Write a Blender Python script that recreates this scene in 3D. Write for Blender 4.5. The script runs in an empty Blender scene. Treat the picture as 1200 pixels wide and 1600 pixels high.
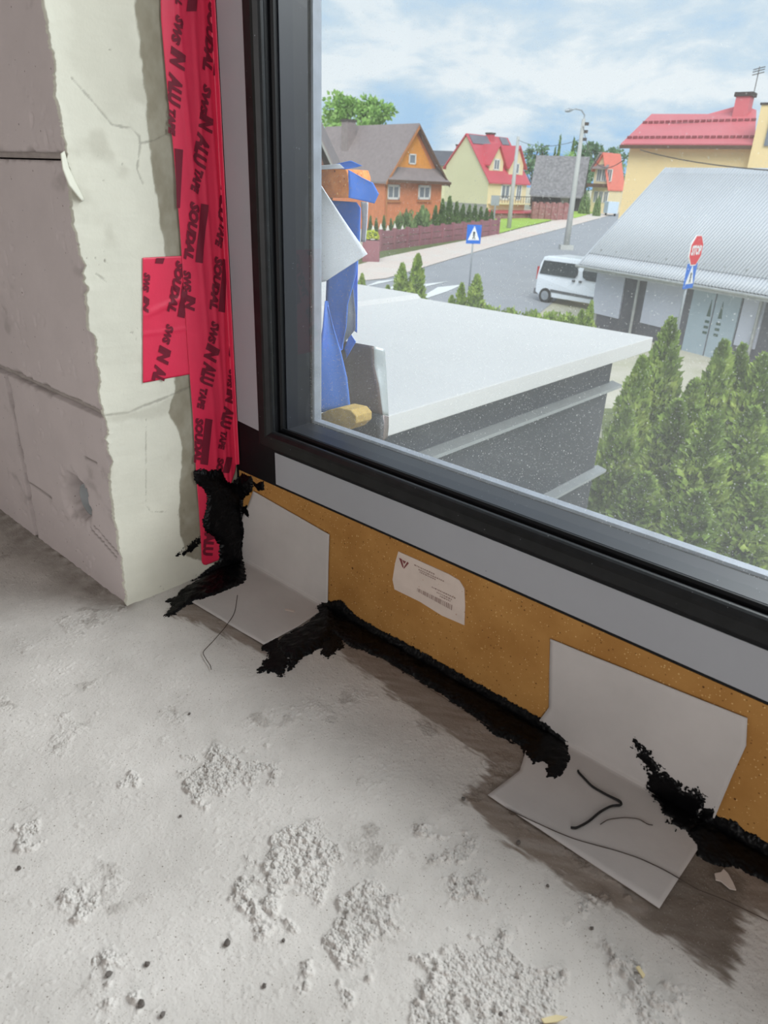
import bpy, bmesh, math, random
import numpy as np
from mathutils import Vector, Matrix

# ------------------------------------------------------------------ camera, world, lights, exposure
scene = bpy.context.scene
COL = scene.collection
F = 1103.36                                     # focal length in pixels of the 1200x1600 frame
CAM = np.array([0.70224, -0.50946, 0.476])
R = np.array([[0.73957, 0.67201, 0.03792], [0.31057, -0.29072, -0.90500], [-0.59714, 0.68109, -0.42371]])
cam_data = bpy.data.cameras.new('camera')
cam = bpy.data.objects.new('camera', cam_data); COL.objects.link(cam)
cam_data.sensor_fit = 'VERTICAL'; cam_data.sensor_height = 24.0; cam_data.sensor_width = 18.0
cam_data.lens = F / 1600 * 24.0
cam_data.clip_start = 0.02; cam_data.clip_end = 6000
cam.matrix_world = Matrix(((R[0][0], -R[1][0], -R[2][0], CAM[0]), (R[0][1], -R[1][1], -R[2][1], CAM[1]),
                           (R[0][2], -R[1][2], -R[2][2], CAM[2]), (0, 0, 0, 1)))
cam_data.dof.use_dof = True; cam_data.dof.focus_distance = 0.95; cam_data.dof.aperture_fstop = 9.0
scene.camera = cam

scene.view_settings.view_transform = 'Standard'; scene.view_settings.look = 'None'
scene.view_settings.exposure = 0.0; scene.view_settings.gamma = 1.0
scene.view_settings.use_curve_mapping = False
scene.cycles.transparent_max_bounces = 16
scene.cycles.max_bounces = 8
scene.cycles.diffuse_bounces = 5

world = bpy.data.worlds.new('sky'); scene.world = world; world.use_nodes = True
def build_world():
    nt = world.node_tree; N = nt.nodes; L = nt.links; N.clear()
    out = N.new('ShaderNodeOutputWorld'); bg = N.new('ShaderNodeBackground')
    tc = N.new('ShaderNodeTexCoord'); mp = N.new('ShaderNodeMapping')
    mp.inputs['Scale'].default_value = (1.0, 1.0, 2.5); mp.inputs['Location'].default_value = (0.35, 0.1, 0.55)
    L.new(tc.outputs['Generated'], mp.inputs['Vector'])
    n1 = N.new('ShaderNodeTexNoise'); n1.inputs['Scale'].default_value = 5.6; n1.inputs['Detail'].default_value = 10; n1.inputs['Roughness'].default_value = 0.58
    n1.inputs['Distortion'].default_value = 0.25
    L.new(mp.outputs[0], n1.inputs['Vector'])
    n2 = N.new('ShaderNodeTexNoise'); n2.inputs['Scale'].default_value = 1.6; n2.inputs['Detail'].default_value = 4
    L.new(mp.outputs[0], n2.inputs['Vector'])
    sep = N.new('ShaderNodeSeparateXYZ'); L.new(tc.outputs['Generated'], sep.inputs[0])
    # cloud cover: white billows over a grey-blue underside over a little clear blue
    r1 = N.new('ShaderNodeValToRGB'); e = r1.color_ramp.elements
    e[0].position = 0.39; e[0].color = (0.36, 0.60, 0.88, 1); e[1].position = 0.575; e[1].color = (0.90, 0.95, 1.0, 1)
    m = e.new(0.49); m.color = (0.58, 0.73, 0.88, 1)
    L.new(n1.outputs['Fac'], r1.inputs['Fac'])
    r2 = N.new('ShaderNodeValToRGB'); e = r2.color_ramp.elements
    e[0].position = 0.35; e[0].color = (0.62, 0.75, 0.88, 1); e[1].position = 0.65; e[1].color = (0.84, 0.91, 0.97, 1)
    L.new(n2.outputs['Fac'], r2.inputs['Fac'])
    mx = N.new('ShaderNodeMix'); mx.data_type = 'RGBA'
    el = N.new('ShaderNodeMapRange'); el.inputs['From Min'].default_value = 0.02; el.inputs['From Max'].default_value = 0.24
    el.inputs['To Min'].default_value = 0.05; el.inputs['To Max'].default_value = 0.5
    L.new(sep.outputs['Z'], el.inputs['Value']); L.new(el.outputs[0], mx.inputs['Factor'])
    L.new(r1.outputs['Color'], mx.inputs['A']); L.new(r2.outputs['Color'], mx.inputs['B'])
    L.new(mx.outputs['Result'], bg.inputs['Color']); bg.inputs['Strength'].default_value = 1.0
    L.new(bg.outputs[0], out.inputs['Surface'])
build_world()

def area_light(name, loc, direction, sx, sy, power, colour=(1, 1, 1), spread=180):
    d = bpy.data.lights.new(name, 'AREA'); d.shape = 'RECTANGLE'; d.size = sx; d.size_y = sy
    d.energy = power; d.color = colour; d.spread = math.radians(spread)
    o = bpy.data.objects.new(name, d); COL.objects.link(o); o.location = loc
    o.rotation_euler = Vector(direction).to_track_quat('-Z', 'Y').to_euler(); return o
def sun_light(name, direction, power, angle, colour=(1, 1, 1)):
    d = bpy.data.lights.new(name, 'SUN'); d.energy = power; d.angle = math.radians(angle); d.color = colour
    o = bpy.data.objects.new(name, d); COL.objects.link(o); o.location = (0, 0, 12)
    o.rotation_euler = Vector(direction).to_track_quat('-Z', 'Y').to_euler(); return o
# soft sun behind thin cloud; one added lamp outside lifts the window's daylight; two added fill lamps in the room
sun_light('sun_behind_cloud', (-0.52, 0.60, -0.64), 2.7, 40, (1.0, 0.97, 0.92))
area_light('window_fill_lamp', (1.45, 1.5, 1.78), (-0.22, -0.85, -0.62), 2.6, 1.0, 118, (0.97, 0.99, 1.0))
area_light('room_fill_lamp', (2.3, -2.4, 0.75), (-0.75, 0.9, -0.12), 1.2, 1.0, 29, (1.0, 0.97, 0.96))
area_light('side_fill_lamp', (-2.45, -1.75, 0.9), (0.85, 0.62, -0.2), 0.6, 1.0, 8, (1.0, 0.97, 0.96))

# ------------------------------------------------------------------ pixel rays to points of the place
def ray(px, py): return R.T @ np.array([(px - 600) / F, (py - 800) / F, 1.0])
def on(px, py, axis, val):
    d = ray(px, py); return CAM + d * ((val - CAM[axis]) / d[axis])
EH = np.array([-0.6588, 0.7523, 0.0]); RH = np.array([0.7523, 0.6588, 0.0])   # level forward and level right
def at(px, py, s):
    d = ray(px, py); return CAM + d * (s / (d @ EH))
def gz(x, y):
    s = (x - CAM[0]) * EH[0] + (y - CAM[1]) * EH[1]
    return -4.2 + 0.02 * min(max(0.0, s - 40.0), 220)
def gp(px, py, lift=0.0):
    d = ray(px, py); t = (-4.2 - CAM[2]) / d[2]
    if t < 0 or t * (d @ EH) > 40:
        k = d @ EH                       # z: CAM.z + t d.z = -4.2 + .02 (t k - 40)
        t = (-4.2 - 0.8 - CAM[2]) / (d[2] - 0.02 * k)
    p = CAM + d * t; p[2] += lift; return p
def proj(p):
    v = R @ (np.array(p) - CAM); return (600 + F * v[0] / v[2], 800 + F * v[1] / v[2])

# ------------------------------------------------------------------ numpy noise
def _hash(ix, iy, s):
    h = (ix.astype(np.int64) * 374761393 + iy.astype(np.int64) * 668265263 + s * 974634533) & 0x7fffffff
    h = ((h ^ (h >> 13)) * 1274126177) & 0x7fffffff
    h = h ^ (h >> 16)
    return (h & 0xffff) / 65535.0
def vnoise(x, y, s=0):
    ix = np.floor(x); iy = np.floor(y); fx = x - ix; fy = y - iy
    fx = fx * fx * (3 - 2 * fx); fy = fy * fy * (3 - 2 * fy)
    a = _hash(ix, iy, s); b = _hash(ix + 1, iy, s); c = _hash(ix, iy + 1, s); d = _hash(ix + 1, iy + 1, s)
    return (a * (1 - fx) + b * fx) * (1 - fy) + (c * (1 - fx) + d * fx) * fy
def fbm(x, y, s=0, o=4):
    t = 0; a = 0.5; n = 0
    for i in range(o):
        t = t + a * vnoise(x * 2 ** i + 17 * i, y * 2 ** i - 9 * i, s + i); n += a; a *= 0.5
    return t / n
def grains(x, y, s=0):
    """height of packed round grains on a unit lattice"""
    ix = np.floor(x); iy = np.floor(y); out = np.zeros_like(x)
    for dx in (-1, 0, 1):
        for dy in (-1, 0, 1):
            cx = ix + dx; cy = iy + dy
            px = cx + _hash(cx, cy, s); py = cy + _hash(cx, cy, s + 1); r = 0.35 + 0.45 * _hash(cx, cy, s + 2)
            out = np.maximum(out, np.sqrt(np.maximum(0, r * r - (x - px) ** 2 - (y - py) ** 2)))
    return out
def sdist(P, poly):
    """signed distance (inside positive) of points P (n,2) to a polygon"""
    poly = np.asarray(poly, float); n = len(poly); d = np.full(len(P), 1e9); ins = np.zeros(len(P), bool)
    for i in range(n):
        a = poly[i]; b = poly[(i + 1) % n]; e = b - a; w = P - a
        t = np.clip((w @ e) / max(e @ e, 1e-12), 0, 1); q = w - t[:, None] * e
        d = np.minimum(d, np.hypot(q[:, 0], q[:, 1]))
        c = ((a[1] <= P[:, 1]) & (b[1] > P[:, 1])) | ((b[1] <= P[:, 1]) & (a[1] > P[:, 1]))
        if abs(e[1]) > 1e-12: ins ^= c & (P[:, 0] < a[0] + (P[:, 1] - a[1]) / e[1] * e[0])
    return np.where(ins, d, -d)
def ldist(P, line):
    line = np.asarray(line, float); d = np.full(len(P), 1e9)
    for a, b in zip(line[:-1], line[1:]):
        e = b - a; w = P - a; t = np.clip((w @ e) / max(e @ e, 1e-12), 0, 1); q = w - t[:, None] * e
        d = np.minimum(d, np.hypot(q[:, 0], q[:, 1]))
    return d
def sstep(a, b, x):
    t = np.clip((x - a) / (b - a), 0, 1); return t * t * (3 - 2 * t)

# ------------------------------------------------------------------ materials
def new_mat(name):
    m = bpy.data.materials.new(name); m.use_nodes = True; return m, m.node_tree, m.node_tree.nodes['Principled BSDF']
def s2l(c):
    c = np.array(c, float) / 255.0
    return tuple(np.where(c <= 0.04045, c / 12.92, ((c + 0.055) / 1.055) ** 2.4)) + (1.0,)
def pm(name, col, rough=0.6, var=0.12, scale=8.0, bump=0.0, bscale=60.0, metal=0.0, col2=None, attr=None, attr_col=None, spec=0.4,
       specks=None, coat=0.0, attr2=None, attr2_col=None):
    """col in sRGB 0-255. var: value variation; col2: second noise colour; attr: vertex stain towards attr_col; specks: (scale, threshold, colour)"""
    m, nt, b = new_mat(name); N = nt.nodes; L = nt.links
    tc = N.new('ShaderNodeTexCoord')
    n = N.new('ShaderNodeTexNoise'); n.inputs['Scale'].default_value = scale; n.inputs['Detail'].default_value = 6; n.inputs['Roughness'].default_value = 0.6
    L.new(tc.outputs['Object'], n.inputs['Vector'])
    c1 = np.array(s2l(col)); 
    if col2 is None: ca, cb = c1 * (1 - var), np.minimum(c1 * (1 + var), 1)
    else: ca, cb = c1, np.array(s2l(col2))
    ca[3] = cb[3] = 1
    r = N.new('ShaderNodeValToRGB'); r.color_ramp.elements[0].position = 0.33; r.color_ramp.elements[1].position = 0.67
    r.color_ramp.elements[0].color = ca; r.color_ramp.elements[1].color = cb
    L.new(n.outputs['Fac'], r.inputs['Fac']); cur = r.outputs['Color']
    def mixin(fac, colour, cur):
        x = N.new('ShaderNodeMix'); x.data_type = 'RGBA'; L.new(fac, x.inputs['Factor']); L.new(cur, x.inputs['A']); x.inputs['B'].default_value = colour
        return x.outputs['Result']
    for a, ac in ((attr, attr_col), (attr2, attr2_col)):
        if a:
            at_ = N.new('ShaderNodeAttribute'); at_.attribute_name = a; cur = mixin(at_.outputs['Fac'], s2l(ac), cur)
    for sp in (specks or ()):
        v = N.new('ShaderNodeTexVoronoi'); v.inputs['Scale'].default_value = sp[0]; L.new(tc.outputs['Object'], v.inputs['Vector'])
        sz = N.new('ShaderNodeSeparateColor'); L.new(v.outputs['Color'], sz.inputs[0])
        mr = N.new('ShaderNodeMapRange'); mr.inputs['From Min'].default_value = sp[3] if len(sp) > 3 else 0.0; mr.inputs['From Max'].default_value = 1.0
        mr.inputs['To Min'].default_value = 0.0; mr.inputs['To Max'].default_value = sp[1]; L.new(sz.outputs[0], mr.inputs['Value'])
        lt = N.new('ShaderNodeMath'); lt.operation = 'LESS_THAN'; L.new(v.outputs['Distance'], lt.inputs[0]); L.new(mr.outputs[0], lt.inputs[1])
        cur = mixin(lt.outputs[0], s2l(sp[2]), cur)
    L.new(cur, b.inputs['Base Color'])
    b.inputs['Roughness'].default_value = rough; b.inputs['Metallic'].default_value = metal; b.inputs['Specular IOR Level'].default_value = spec
    b.inputs['Coat Weight'].default_value = coat
    if bump > 0:
        nb = N.new('ShaderNodeTexNoise'); nb.inputs['Scale'].default_value = bscale; nb.inputs['Detail'].default_value = 8; nb.inputs['Roughness'].default_value = 0.65
        L.new(tc.outputs['Object'], nb.inputs['Vector'])
        bp = N.new('ShaderNodeBump'); bp.inputs['Strength'].default_value = bump; bp.inputs['Distance'].default_value = 0.3 / bscale
        L.new(nb.outputs['Fac'], bp.inputs['Height']); L.new(bp.outputs[0], b.inputs['Normal'])
    return m

# ------------------------------------------------------------------ mesh building
def tag(o, label=None, cat=None, group=None, kind=None):
    if label: o['label'] = label
    if cat: o['category'] = cat
    if group: o['group'] = group
    if kind: o['kind'] = kind
    return o
def thing(name, label, cat, loc=(0, 0, 0), rotz=0.0, group=None, kind=None):
    o = bpy.data.objects.new(name, None); COL.objects.link(o); o.location = loc; o.rotation_euler = (0, 0, rotz)
    o.empty_display_size = 0.1
    return tag(o, label, cat, group, kind)
def link(name, me, mat, parent=None, smooth=False):
    for m in (mat if isinstance(mat, (list, tuple)) else [mat]): me.materials.append(m)
    if smooth: me.shade_smooth()
    o = bpy.data.objects.new(name, me); COL.objects.link(o)
    if parent is not None: o.parent = parent
    return o
def np_mesh(name, V, Fq, mat, parent=None, smooth=True, attrs=None):
    """vertices (n,3), quads or tris (m,k) as arrays"""
    V = np.asarray(V, np.float32); Fq = np.asarray(Fq, np.int32); k = Fq.shape[1]
    me = bpy.data.meshes.new(name); me.vertices.add(len(V)); me.vertices.foreach_set('co', V.ravel())
    me.loops.add(Fq.size); me.loops.foreach_set('vertex_index', Fq.ravel())
    me.polygons.add(len(Fq)); me.polygons.foreach_set('loop_start', np.arange(0, Fq.size, k, dtype=np.int32))
    me.polygons.foreach_set('loop_total', np.full(len(Fq), k, np.int32))
    me.update(calc_edges=True)
    for n, a in (attrs or {}).items():
        at_ = me.attributes.new(n, 'FLOAT', 'POINT'); at_.data.foreach_set('value', np.asarray(a, np.float32))
    return link(name, me, mat, parent, smooth)
def grid_faces(nu, nv, keep=None):
    i = np.arange(nu * nv).reshape(nv, nu)
    f = np.stack([i[:-1, :-1], i[:-1, 1:], i[1:, 1:], i[1:, :-1]], -1).reshape(-1, 4)
    return f if keep is None else f[keep]
class MB:
    def __init__(s): s.v = []; s.f = []; s.m = []
    def add(s, V, Fc, mi=0):
        o = len(s.v); s.v += [tuple(map(float, p)) for p in V]; s.f += [tuple(o + i for i in f) for f in Fc]; s.m += [mi] * len(Fc); return s
    def box(s, a, b, mi=0, M=None):
        x0, y0, z0 = a; x1, y1, z1 = b
        V = [(x0, y0, z0), (x1, y0, z0), (x1, y1, z0), (x0, y1, z0), (x0, y0, z1), (x1, y0, z1), (x1, y1, z1), (x0, y1, z1)]
        if M is not None: V = [tuple(M @ Vector(p)) for p in V]
        return s.add(V, [(0, 3, 2, 1), (4, 5, 6, 7), (0, 1, 5, 4), (1, 2, 6, 5), (2, 3, 7, 6), (3, 0, 4, 7)], mi)
    def prism(s, poly, ext, mi=0):
        """3-D polygon extruded by the vector ext"""
        n = len(poly); P = [np.array(p, float) for p in poly]; E = np.array(ext, float)
        V = P + [p + E for p in P]
        return s.add(V, [tuple(range(n))[::-1], tuple(range(n, 2 * n))] + [(i, (i + 1) % n, n + (i + 1) % n, n + i) for i in range(n)], mi)
    def tube(s, pts, r, n=8, mi=0):
        pts = [np.array(p, float) for p in pts]; rs = r if isinstance(r, (list, tuple, np.ndarray)) else [r] * len(pts); V = []
        for i, p in enumerate(pts):
            t = pts[min(i + 1, len(pts) - 1)] - pts[max(i - 1, 0)]; t /= np.linalg.norm(t) + 1e-12
            a = np.cross(t, (0, 0, 1) if abs(t[2]) < .9 else (1, 0, 0)); a /= np.linalg.norm(a); b = np.cross(t, a)
            V += [p + rs[i] * (math.cos(q) * a + math.sin(q) * b) for q in np.arange(n) * 2 * math.pi / n]
        Fc = [(i * n + j, i * n + (j + 1) % n, (i + 1) * n + (j + 1) % n, (i + 1) * n + j) for i in range(len(pts) - 1) for j in range(n)]
        Fc += [tuple(range(n))[::-1], tuple(range((len(pts) - 1) * n, len(pts) * n))]
        return s.add(V, Fc, mi)
    def build(s, name, mat, parent=None, smooth=False, bevel=0.0):
        me = bpy.data.meshes.new(name); me.from_pydata(s.v, [], s.f)
        for p, mi in zip(me.polygons, s.m): p.material_index = mi
        bm = bmesh.new(); bm.from_mesh(me); bmesh.ops.recalc_face_normals(bm, faces=bm.faces)
        if bevel: bmesh.ops.bevel(bm, geom=list(bm.edges), offset=bevel, segments=2, affect='EDGES', profile=0.5)
        bm.to_mesh(me); bm.free()
        return link(name, me, mat, parent, smooth)
def ruled(name, left, right, nu, mat, parent=None, thick=0.0006, wave=None, smooth=True, sub=6):
    """sheet between two 3-D polylines of equal length, given thickness"""
    Lp = np.array(left, float); Rp = np.array(right, float)
    def dens(P):
        t = np.linspace(0, len(P) - 1, (len(P) - 1) * sub + 1)
        return np.stack([np.interp(t, np.arange(len(P)), P[:, k]) for k in range(3)], -1)
    A = dens(Lp); B = dens(Rp); u = np.linspace(0, 1, nu)
    G = A[:, None, :] * (1 - u)[None, :, None] + B[:, None, :] * u[None, :, None]
    if wave is not None: G = G + wave(G, u)
    nv = len(A); V = G.reshape(-1, 3)
    o = np_mesh(name, V, grid_faces(nu, nv), mat, parent, smooth)
    md = o.modifiers.new('thickness', 'SOLIDIFY'); md.thickness = thick; md.offset = 0
    return o
def text_geo(s, bold=0.0, shear=0.0):
    """filled outlines of a word: vertices in a box of height 1 (capital height), triangles, width"""
    c = bpy.data.curves.new('word', 'FONT'); c.body = s; c.size = 1.0; c.offset = bold; c.shear = shear; c.resolution_u = 2
    o = bpy.data.objects.new('word', c); COL.objects.link(o)
    dg = bpy.context.evaluated_depsgraph_get(); me = o.evaluated_get(dg).to_mesh()
    bm = bmesh.new(); bm.from_mesh(me); bmesh.ops.triangulate(bm, faces=bm.faces)
    bmesh.ops.subdivide_edges(bm, edges=[e for e in bm.edges if e.calc_length() > 0.25], cuts=2)
    bmesh.ops.triangulate(bm, faces=bm.faces)
    V = np.array([v.co[:] for v in bm.verts])[:, :2]; bm.verts.index_update(); T = [tuple(v.index for v in f.verts) for f in bm.faces]
    bm.free(); o.evaluated_get(dg).to_mesh_clear(); bpy.data.objects.remove(o); bpy.data.curves.remove(c)
    V -= V.min(0); h = V[:, 1].max(); V /= h
    return V, T, V[:, 0].max()
_words = {}
def word(s, bold=0.0, shear=0.0):
    k = (s, bold, shear)
    if k not in _words: _words[k] = text_geo(s, bold, shear)
    return _words[k]

# ================================================================== THE ROOM
rng = np.random.default_rng(7); random.seed(7)
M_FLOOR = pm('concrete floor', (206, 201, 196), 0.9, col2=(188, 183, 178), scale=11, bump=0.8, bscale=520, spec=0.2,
             attr='primer', attr_col=(118, 103, 91), attr2='dirt_shade', attr2_col=(104, 94, 85),
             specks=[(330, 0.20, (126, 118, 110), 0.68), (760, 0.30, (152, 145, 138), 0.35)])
M_BLOCK = pm('aerated concrete', (196, 186, 185), 0.92, var=0.04, scale=14, bump=0.25, bscale=260, spec=0.15,
             attr='dirt_shade', attr_col=(128, 120, 116), specks=[(130, 0.13, (140, 130, 128), 0.6)])
M_COAT = pm('thin green-grey plaster', (208, 207, 194), 0.8, var=0.05, scale=16, bump=0.22, bscale=300, spec=0.2,
            attr='damp', attr_col=(136, 130, 114), attr2='crack', attr2_col=(98, 94, 84))
M_MORTAR = pm('mortar', (165, 157, 152), 0.95, var=0.12, scale=60, bump=0.6, bscale=160)
M_ROOM = pm('bare grey wall', (190, 185, 180), 0.9, var=0.04, scale=6, bump=0.2, bscale=80)
M_BLACKF = pm('black powder-coated frame', (14, 15, 18), 0.5, var=0.1, scale=30, bump=0.05, bscale=300, spec=0.22)
M_BEAD = pm('dusty black bead', (13, 14, 16), 0.42, scale=60, spec=0.3, col2=(26, 27, 29), specks=[(260, 0.14, (120, 122, 126), 0.85)])
M_SPACER = pm('spacer between panes', (28, 30, 37), 0.45, var=0.1, scale=20, spec=0.5, specks=[(300, 0.12, (150, 155, 165), 0.8)])
M_ALU = pm('dusty aluminium lip', (120, 126, 136), 0.5, var=0.15, scale=40, metal=0.2)
M_FILM = pm('grey protective film', (158, 160, 166), 0.42, var=0.03, scale=5, bump=0.05, bscale=30, spec=0.4, specks=[(90, 0.06, (110, 112, 116), 0.75)])
M_BOARD = pm('pressed insulation board', (176, 130, 72), 0.8, col2=(156, 110, 56), scale=16, bump=0.12, bscale=240, spec=0.25,
             specks=[(170, 0.16, (200, 158, 100), 0.55), (90, 0.13, (92, 58, 28), 0.55), (260, 0.24, (116, 78, 38), 0.45), (420, 0.3, (204, 168, 112), 0.5)])
M_MEMB = pm('grey-white fleece membrane', (186, 181, 179), 0.8, var=0.06, scale=14, bump=0.12, bscale=140, spec=0.2)
M_PASTE = pm('black sealing paste', (5, 5, 7), 0.34, var=0.2, scale=60, bump=0.35, bscale=240, spec=0.16)
M_TAPE = pm('red foil tape', (216, 46, 80), 0.38, var=0.06, scale=18, bump=0.3, bscale=500, spec=0.42)
M_PRINT = pm('dark print', (112, 26, 46), 0.5, var=0.05, spec=0.3)
M_PAPER = pm('label paper', (205, 190, 180), 0.75, var=0.05, scale=40, specks=[(200, 0.2, (180, 150, 130), 0.6)])
M_INK = pm('faded label ink', (150, 128, 120), 0.7, var=0.1)
M_LOGO = pm('dark red label ink', (120, 60, 62), 0.7, var=0.1)
M_THREAD = pm('black thread', (22, 20, 20), 0.7)
M_HAIR = pm('brown hair', (66, 54, 46), 0.6)

def crumb_bump(m):
    nt = m.node_tree; N = nt.nodes; L = nt.links; b = N['Principled BSDF']; tc = next(n for n in N if n.type == 'TEX_COORD'); old = next(n for n in N if n.type == 'BUMP')
    v = N.new('ShaderNodeTexVoronoi'); v.inputs['Scale'].default_value = 430; v.feature = 'F1'; L.new(tc.outputs['Object'], v.inputs['Vector'])
    a = N.new('ShaderNodeAttribute'); a.attribute_name = 'crumb'
    k = N.new('ShaderNodeMath'); k.operation = 'MULTIPLY_ADD'; L.new(v.outputs['Distance'], k.inputs[0]); k.inputs[1].default_value = -1.0; k.inputs[2].default_value = 1.0
    bp = N.new('ShaderNodeBump'); bp.inputs['Distance'].default_value = 0.0014; L.new(k.outputs[0], bp.inputs['Height']); L.new(a.outputs['Fac'], bp.inputs['Strength']); L.new(old.outputs[0], bp.inputs['Normal']); L.new(bp.outputs[0], b.inputs['Normal'])
crumb_bump(M_FLOOR)
# ---- floor: a dense relief where the camera looks, plain slab beyond
def floor_xy(pl): return np.array([on(p[0], p[1], 2, 0.0)[:2] for p in pl])
def build_floor():
    x0, x1, y0, y1, c = -0.44, 0.84, -0.56, 0.0, 0.00102
    nx = int((x1 - x0) / c) + 1; ny = int((y1 - y0) / c) + 1
    X, Y = np.meshgrid(np.linspace(x0, x1, nx), np.linspace(y0, y1, ny)); P = np.stack([X.ravel(), Y.ravel()], -1)
    x, y = P[:, 0], P[:, 1]
    crumbs = [[(280,1250),(300,1190),(330,1168),(380,1170),(430,1185),(445,1205),(400,1225),(365,1240),(340,1262),(300,1262)],
              [(400,1340),(430,1300),(480,1285),(520,1310),(545,1350),(530,1380),(500,1410),(465,1400),(440,1390),(410,1388)],
              [(360,1420),(375,1390),(410,1400),(440,1450),(420,1480),(395,1470)],
              [(530,1400),(580,1385),(625,1410),(620,1450),(585,1480),(560,1520),(560,1560),(520,1560),(500,1520),(460,1540),(470,1515),(510,1500)],
              [(100,1405),(130,1380),(165,1400),(160,1430),(120,1435)], [(135,1510),(155,1480),(190,1480),(180,1530),(145,1535)],
              [(150,1610),(165,1560),(205,1560),(200,1610)],
              [(630,1560),(680,1500),(740,1465),(780,1460),(820,1490),(870,1520),(880,1580),(850,1620),(640,1620)],
              [(690,1370),(740,1365),(750,1400),(715,1425)], [(960,1485),(1000,1500),(1040,1540),(1080,1560),(1070,1610),(1000,1600),(960,1550)],
              [(895,1400),(930,1385),(960,1410),(950,1430),(900,1430)], [(0,1280),(50,1290),(65,1310),(20,1320)],
              [(190,1222),(200,1208),(218,1210),(212,1228)], [(660,1300),(750,1310),(740,1345),(690,1340)]]
    f = np.full(len(P), -1.0)
    for poly in crumbs: f = np.maximum(f, sdist(P, floor_xy(poly)))
    f = f + (fbm(x * 80, y * 80, 3) - 0.52) * 0.048
    mask = sstep(-0.003, 0.006, f)
    sparse = sstep(0.60, 0.72, fbm(x * 38, y * 38, 11)) * sstep(0.46, 0.62, fbm(x * 9, y * 9, 21))
    mask = np.maximum(mask, 0.35 * sparse)
    g = np.maximum(grains(x / 0.0040, y / 0.0040, 1) * 0.0040, grains(x / 0.0022, y / 0.0022, 5) * 0.0024) * (0.35 + 1.3 * fbm(x * 260, y * 260, 35))
    lump = fbm(x * 130, y * 130, 31)
    h = mask * (g * (0.45 + 0.8 * lump) + 0.0016 * sstep(0.45, 0.75, lump))
    h += 0.0006 * grains(x / 0.0024, y / 0.0024, 15) * sstep(0.42, 0.7, fbm(x * 45, y * 45, 17)) * sstep(0.35, 0.8, vnoise(x * 300, y * 300, 19))
    h += 0.0012 * (fbm(x * 14, y * 14, 41) - 0.5) + 0.0006 * (fbm(x * 120, y * 120, 51) - 0.5)
    h += sstep(0.80, 0.88, vnoise(x * 420, y * 420, 61)) * 0.0006 * sstep(0.4, 0.6, fbm(x * 25, y * 25, 71))
    # brushed primer around the tape and the bead
    pa = floor_xy([(520,985),(535,1028),(640,1105),(770,1195),(742,1225),(722,1250),(790,1315),(900,1392),(1010,1452),(1085,1490),(1140,1540),(1156,1490),(1160,1440),(1215,1428),(1215,1360),(1100,1290),(850,1130),(700,1040),(560,960)])
    pb = floor_xy([(255,962),(290,930),(350,930),(460,1000),(430,1030),(405,1022),(360,1000),(300,968)])
    pc = floor_xy([(1000,1440),(1092,1320),(1120,1340),(1165,1375),(1158,1440),(1150,1505),(1140,1540),(1085,1492)])
    d = (x * 0.86 + y * 0.5); q = (-x * 0.5 + y * 0.86)
    br = (fbm(x * 60, y * 340, 81) - 0.5) * 0.020 + (fbm(x * 45, y * 45, 83) - 0.5) * 0.010
    primer = 0.80 * sstep(-0.004, 0.005, np.maximum(sdist(P, pa), sdist(P, pb)) + br)
    primer *= 0.75 + 0.5 * fbm(d * 40, q * 200, 85)
    dirt_shade = 0.75 * sstep(-0.004, 0.006, sdist(P, pc) + br * 0.5) * (0.6 + 0.6 * fbm(x * 90, y * 90, 87))
    blk = (1 - sstep(0.0, 1.0, (np.abs(y + 0.170) + np.maximum(0, x) * 3) / (0.035 + 0.06 * fbm(x * 22, y * 22, 89)))) * 0.55 * (0.5 + fbm(x * 70, y * 70, 90))  # dirty wall foot, widened so its colour also holds the wall's shadow
    dirt_shade = np.maximum(dirt_shade, blk + 0.30 * sparse * (fbm(x * 60, y * 60, 91) > 0.55))
    h += 0.004 * np.maximum(0, 1 - (np.abs(y + 0.169) + np.maximum(0, x) * 1.0) / 0.016) * (x < 0.02) * fbm(x * 100, y * 100, 93)
    V = np.stack([x, y, h], -1); Fq = grid_faces(nx, ny); n = len(V)
    ext = np.array([(x0, y0, 0), (x1, y0, 0), (x0, y1, 0), (x1, y1, 0), (-3, -4.2, 0), (4.2, -4.2, 0), (-3, y0, 0), (4.2, y0, 0), (-3, y1, 0), (4.2, y1, 0)])
    V = np.concatenate([V, ext]); E = lambda *k: [n + i for i in k]
    Fq = np.concatenate([Fq, [E(4, 5, 7, 6), E(6, 0, 2, 8), E(1, 7, 9, 3)]])
    z = np.zeros(len(ext))
    o = np_mesh('floor', V, Fq, M_FLOOR, attrs={'crumb': np.concatenate([np.clip(0.12 + mask, 0, 1), z]), 'primer': np.concatenate([np.clip(primer, 0, 1), z]), 'dirt_shade': np.concatenate([np.clip(dirt_shade, 0, 1), z])})
    return tag(o, kind='structure')
floor = build_floor()

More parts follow.
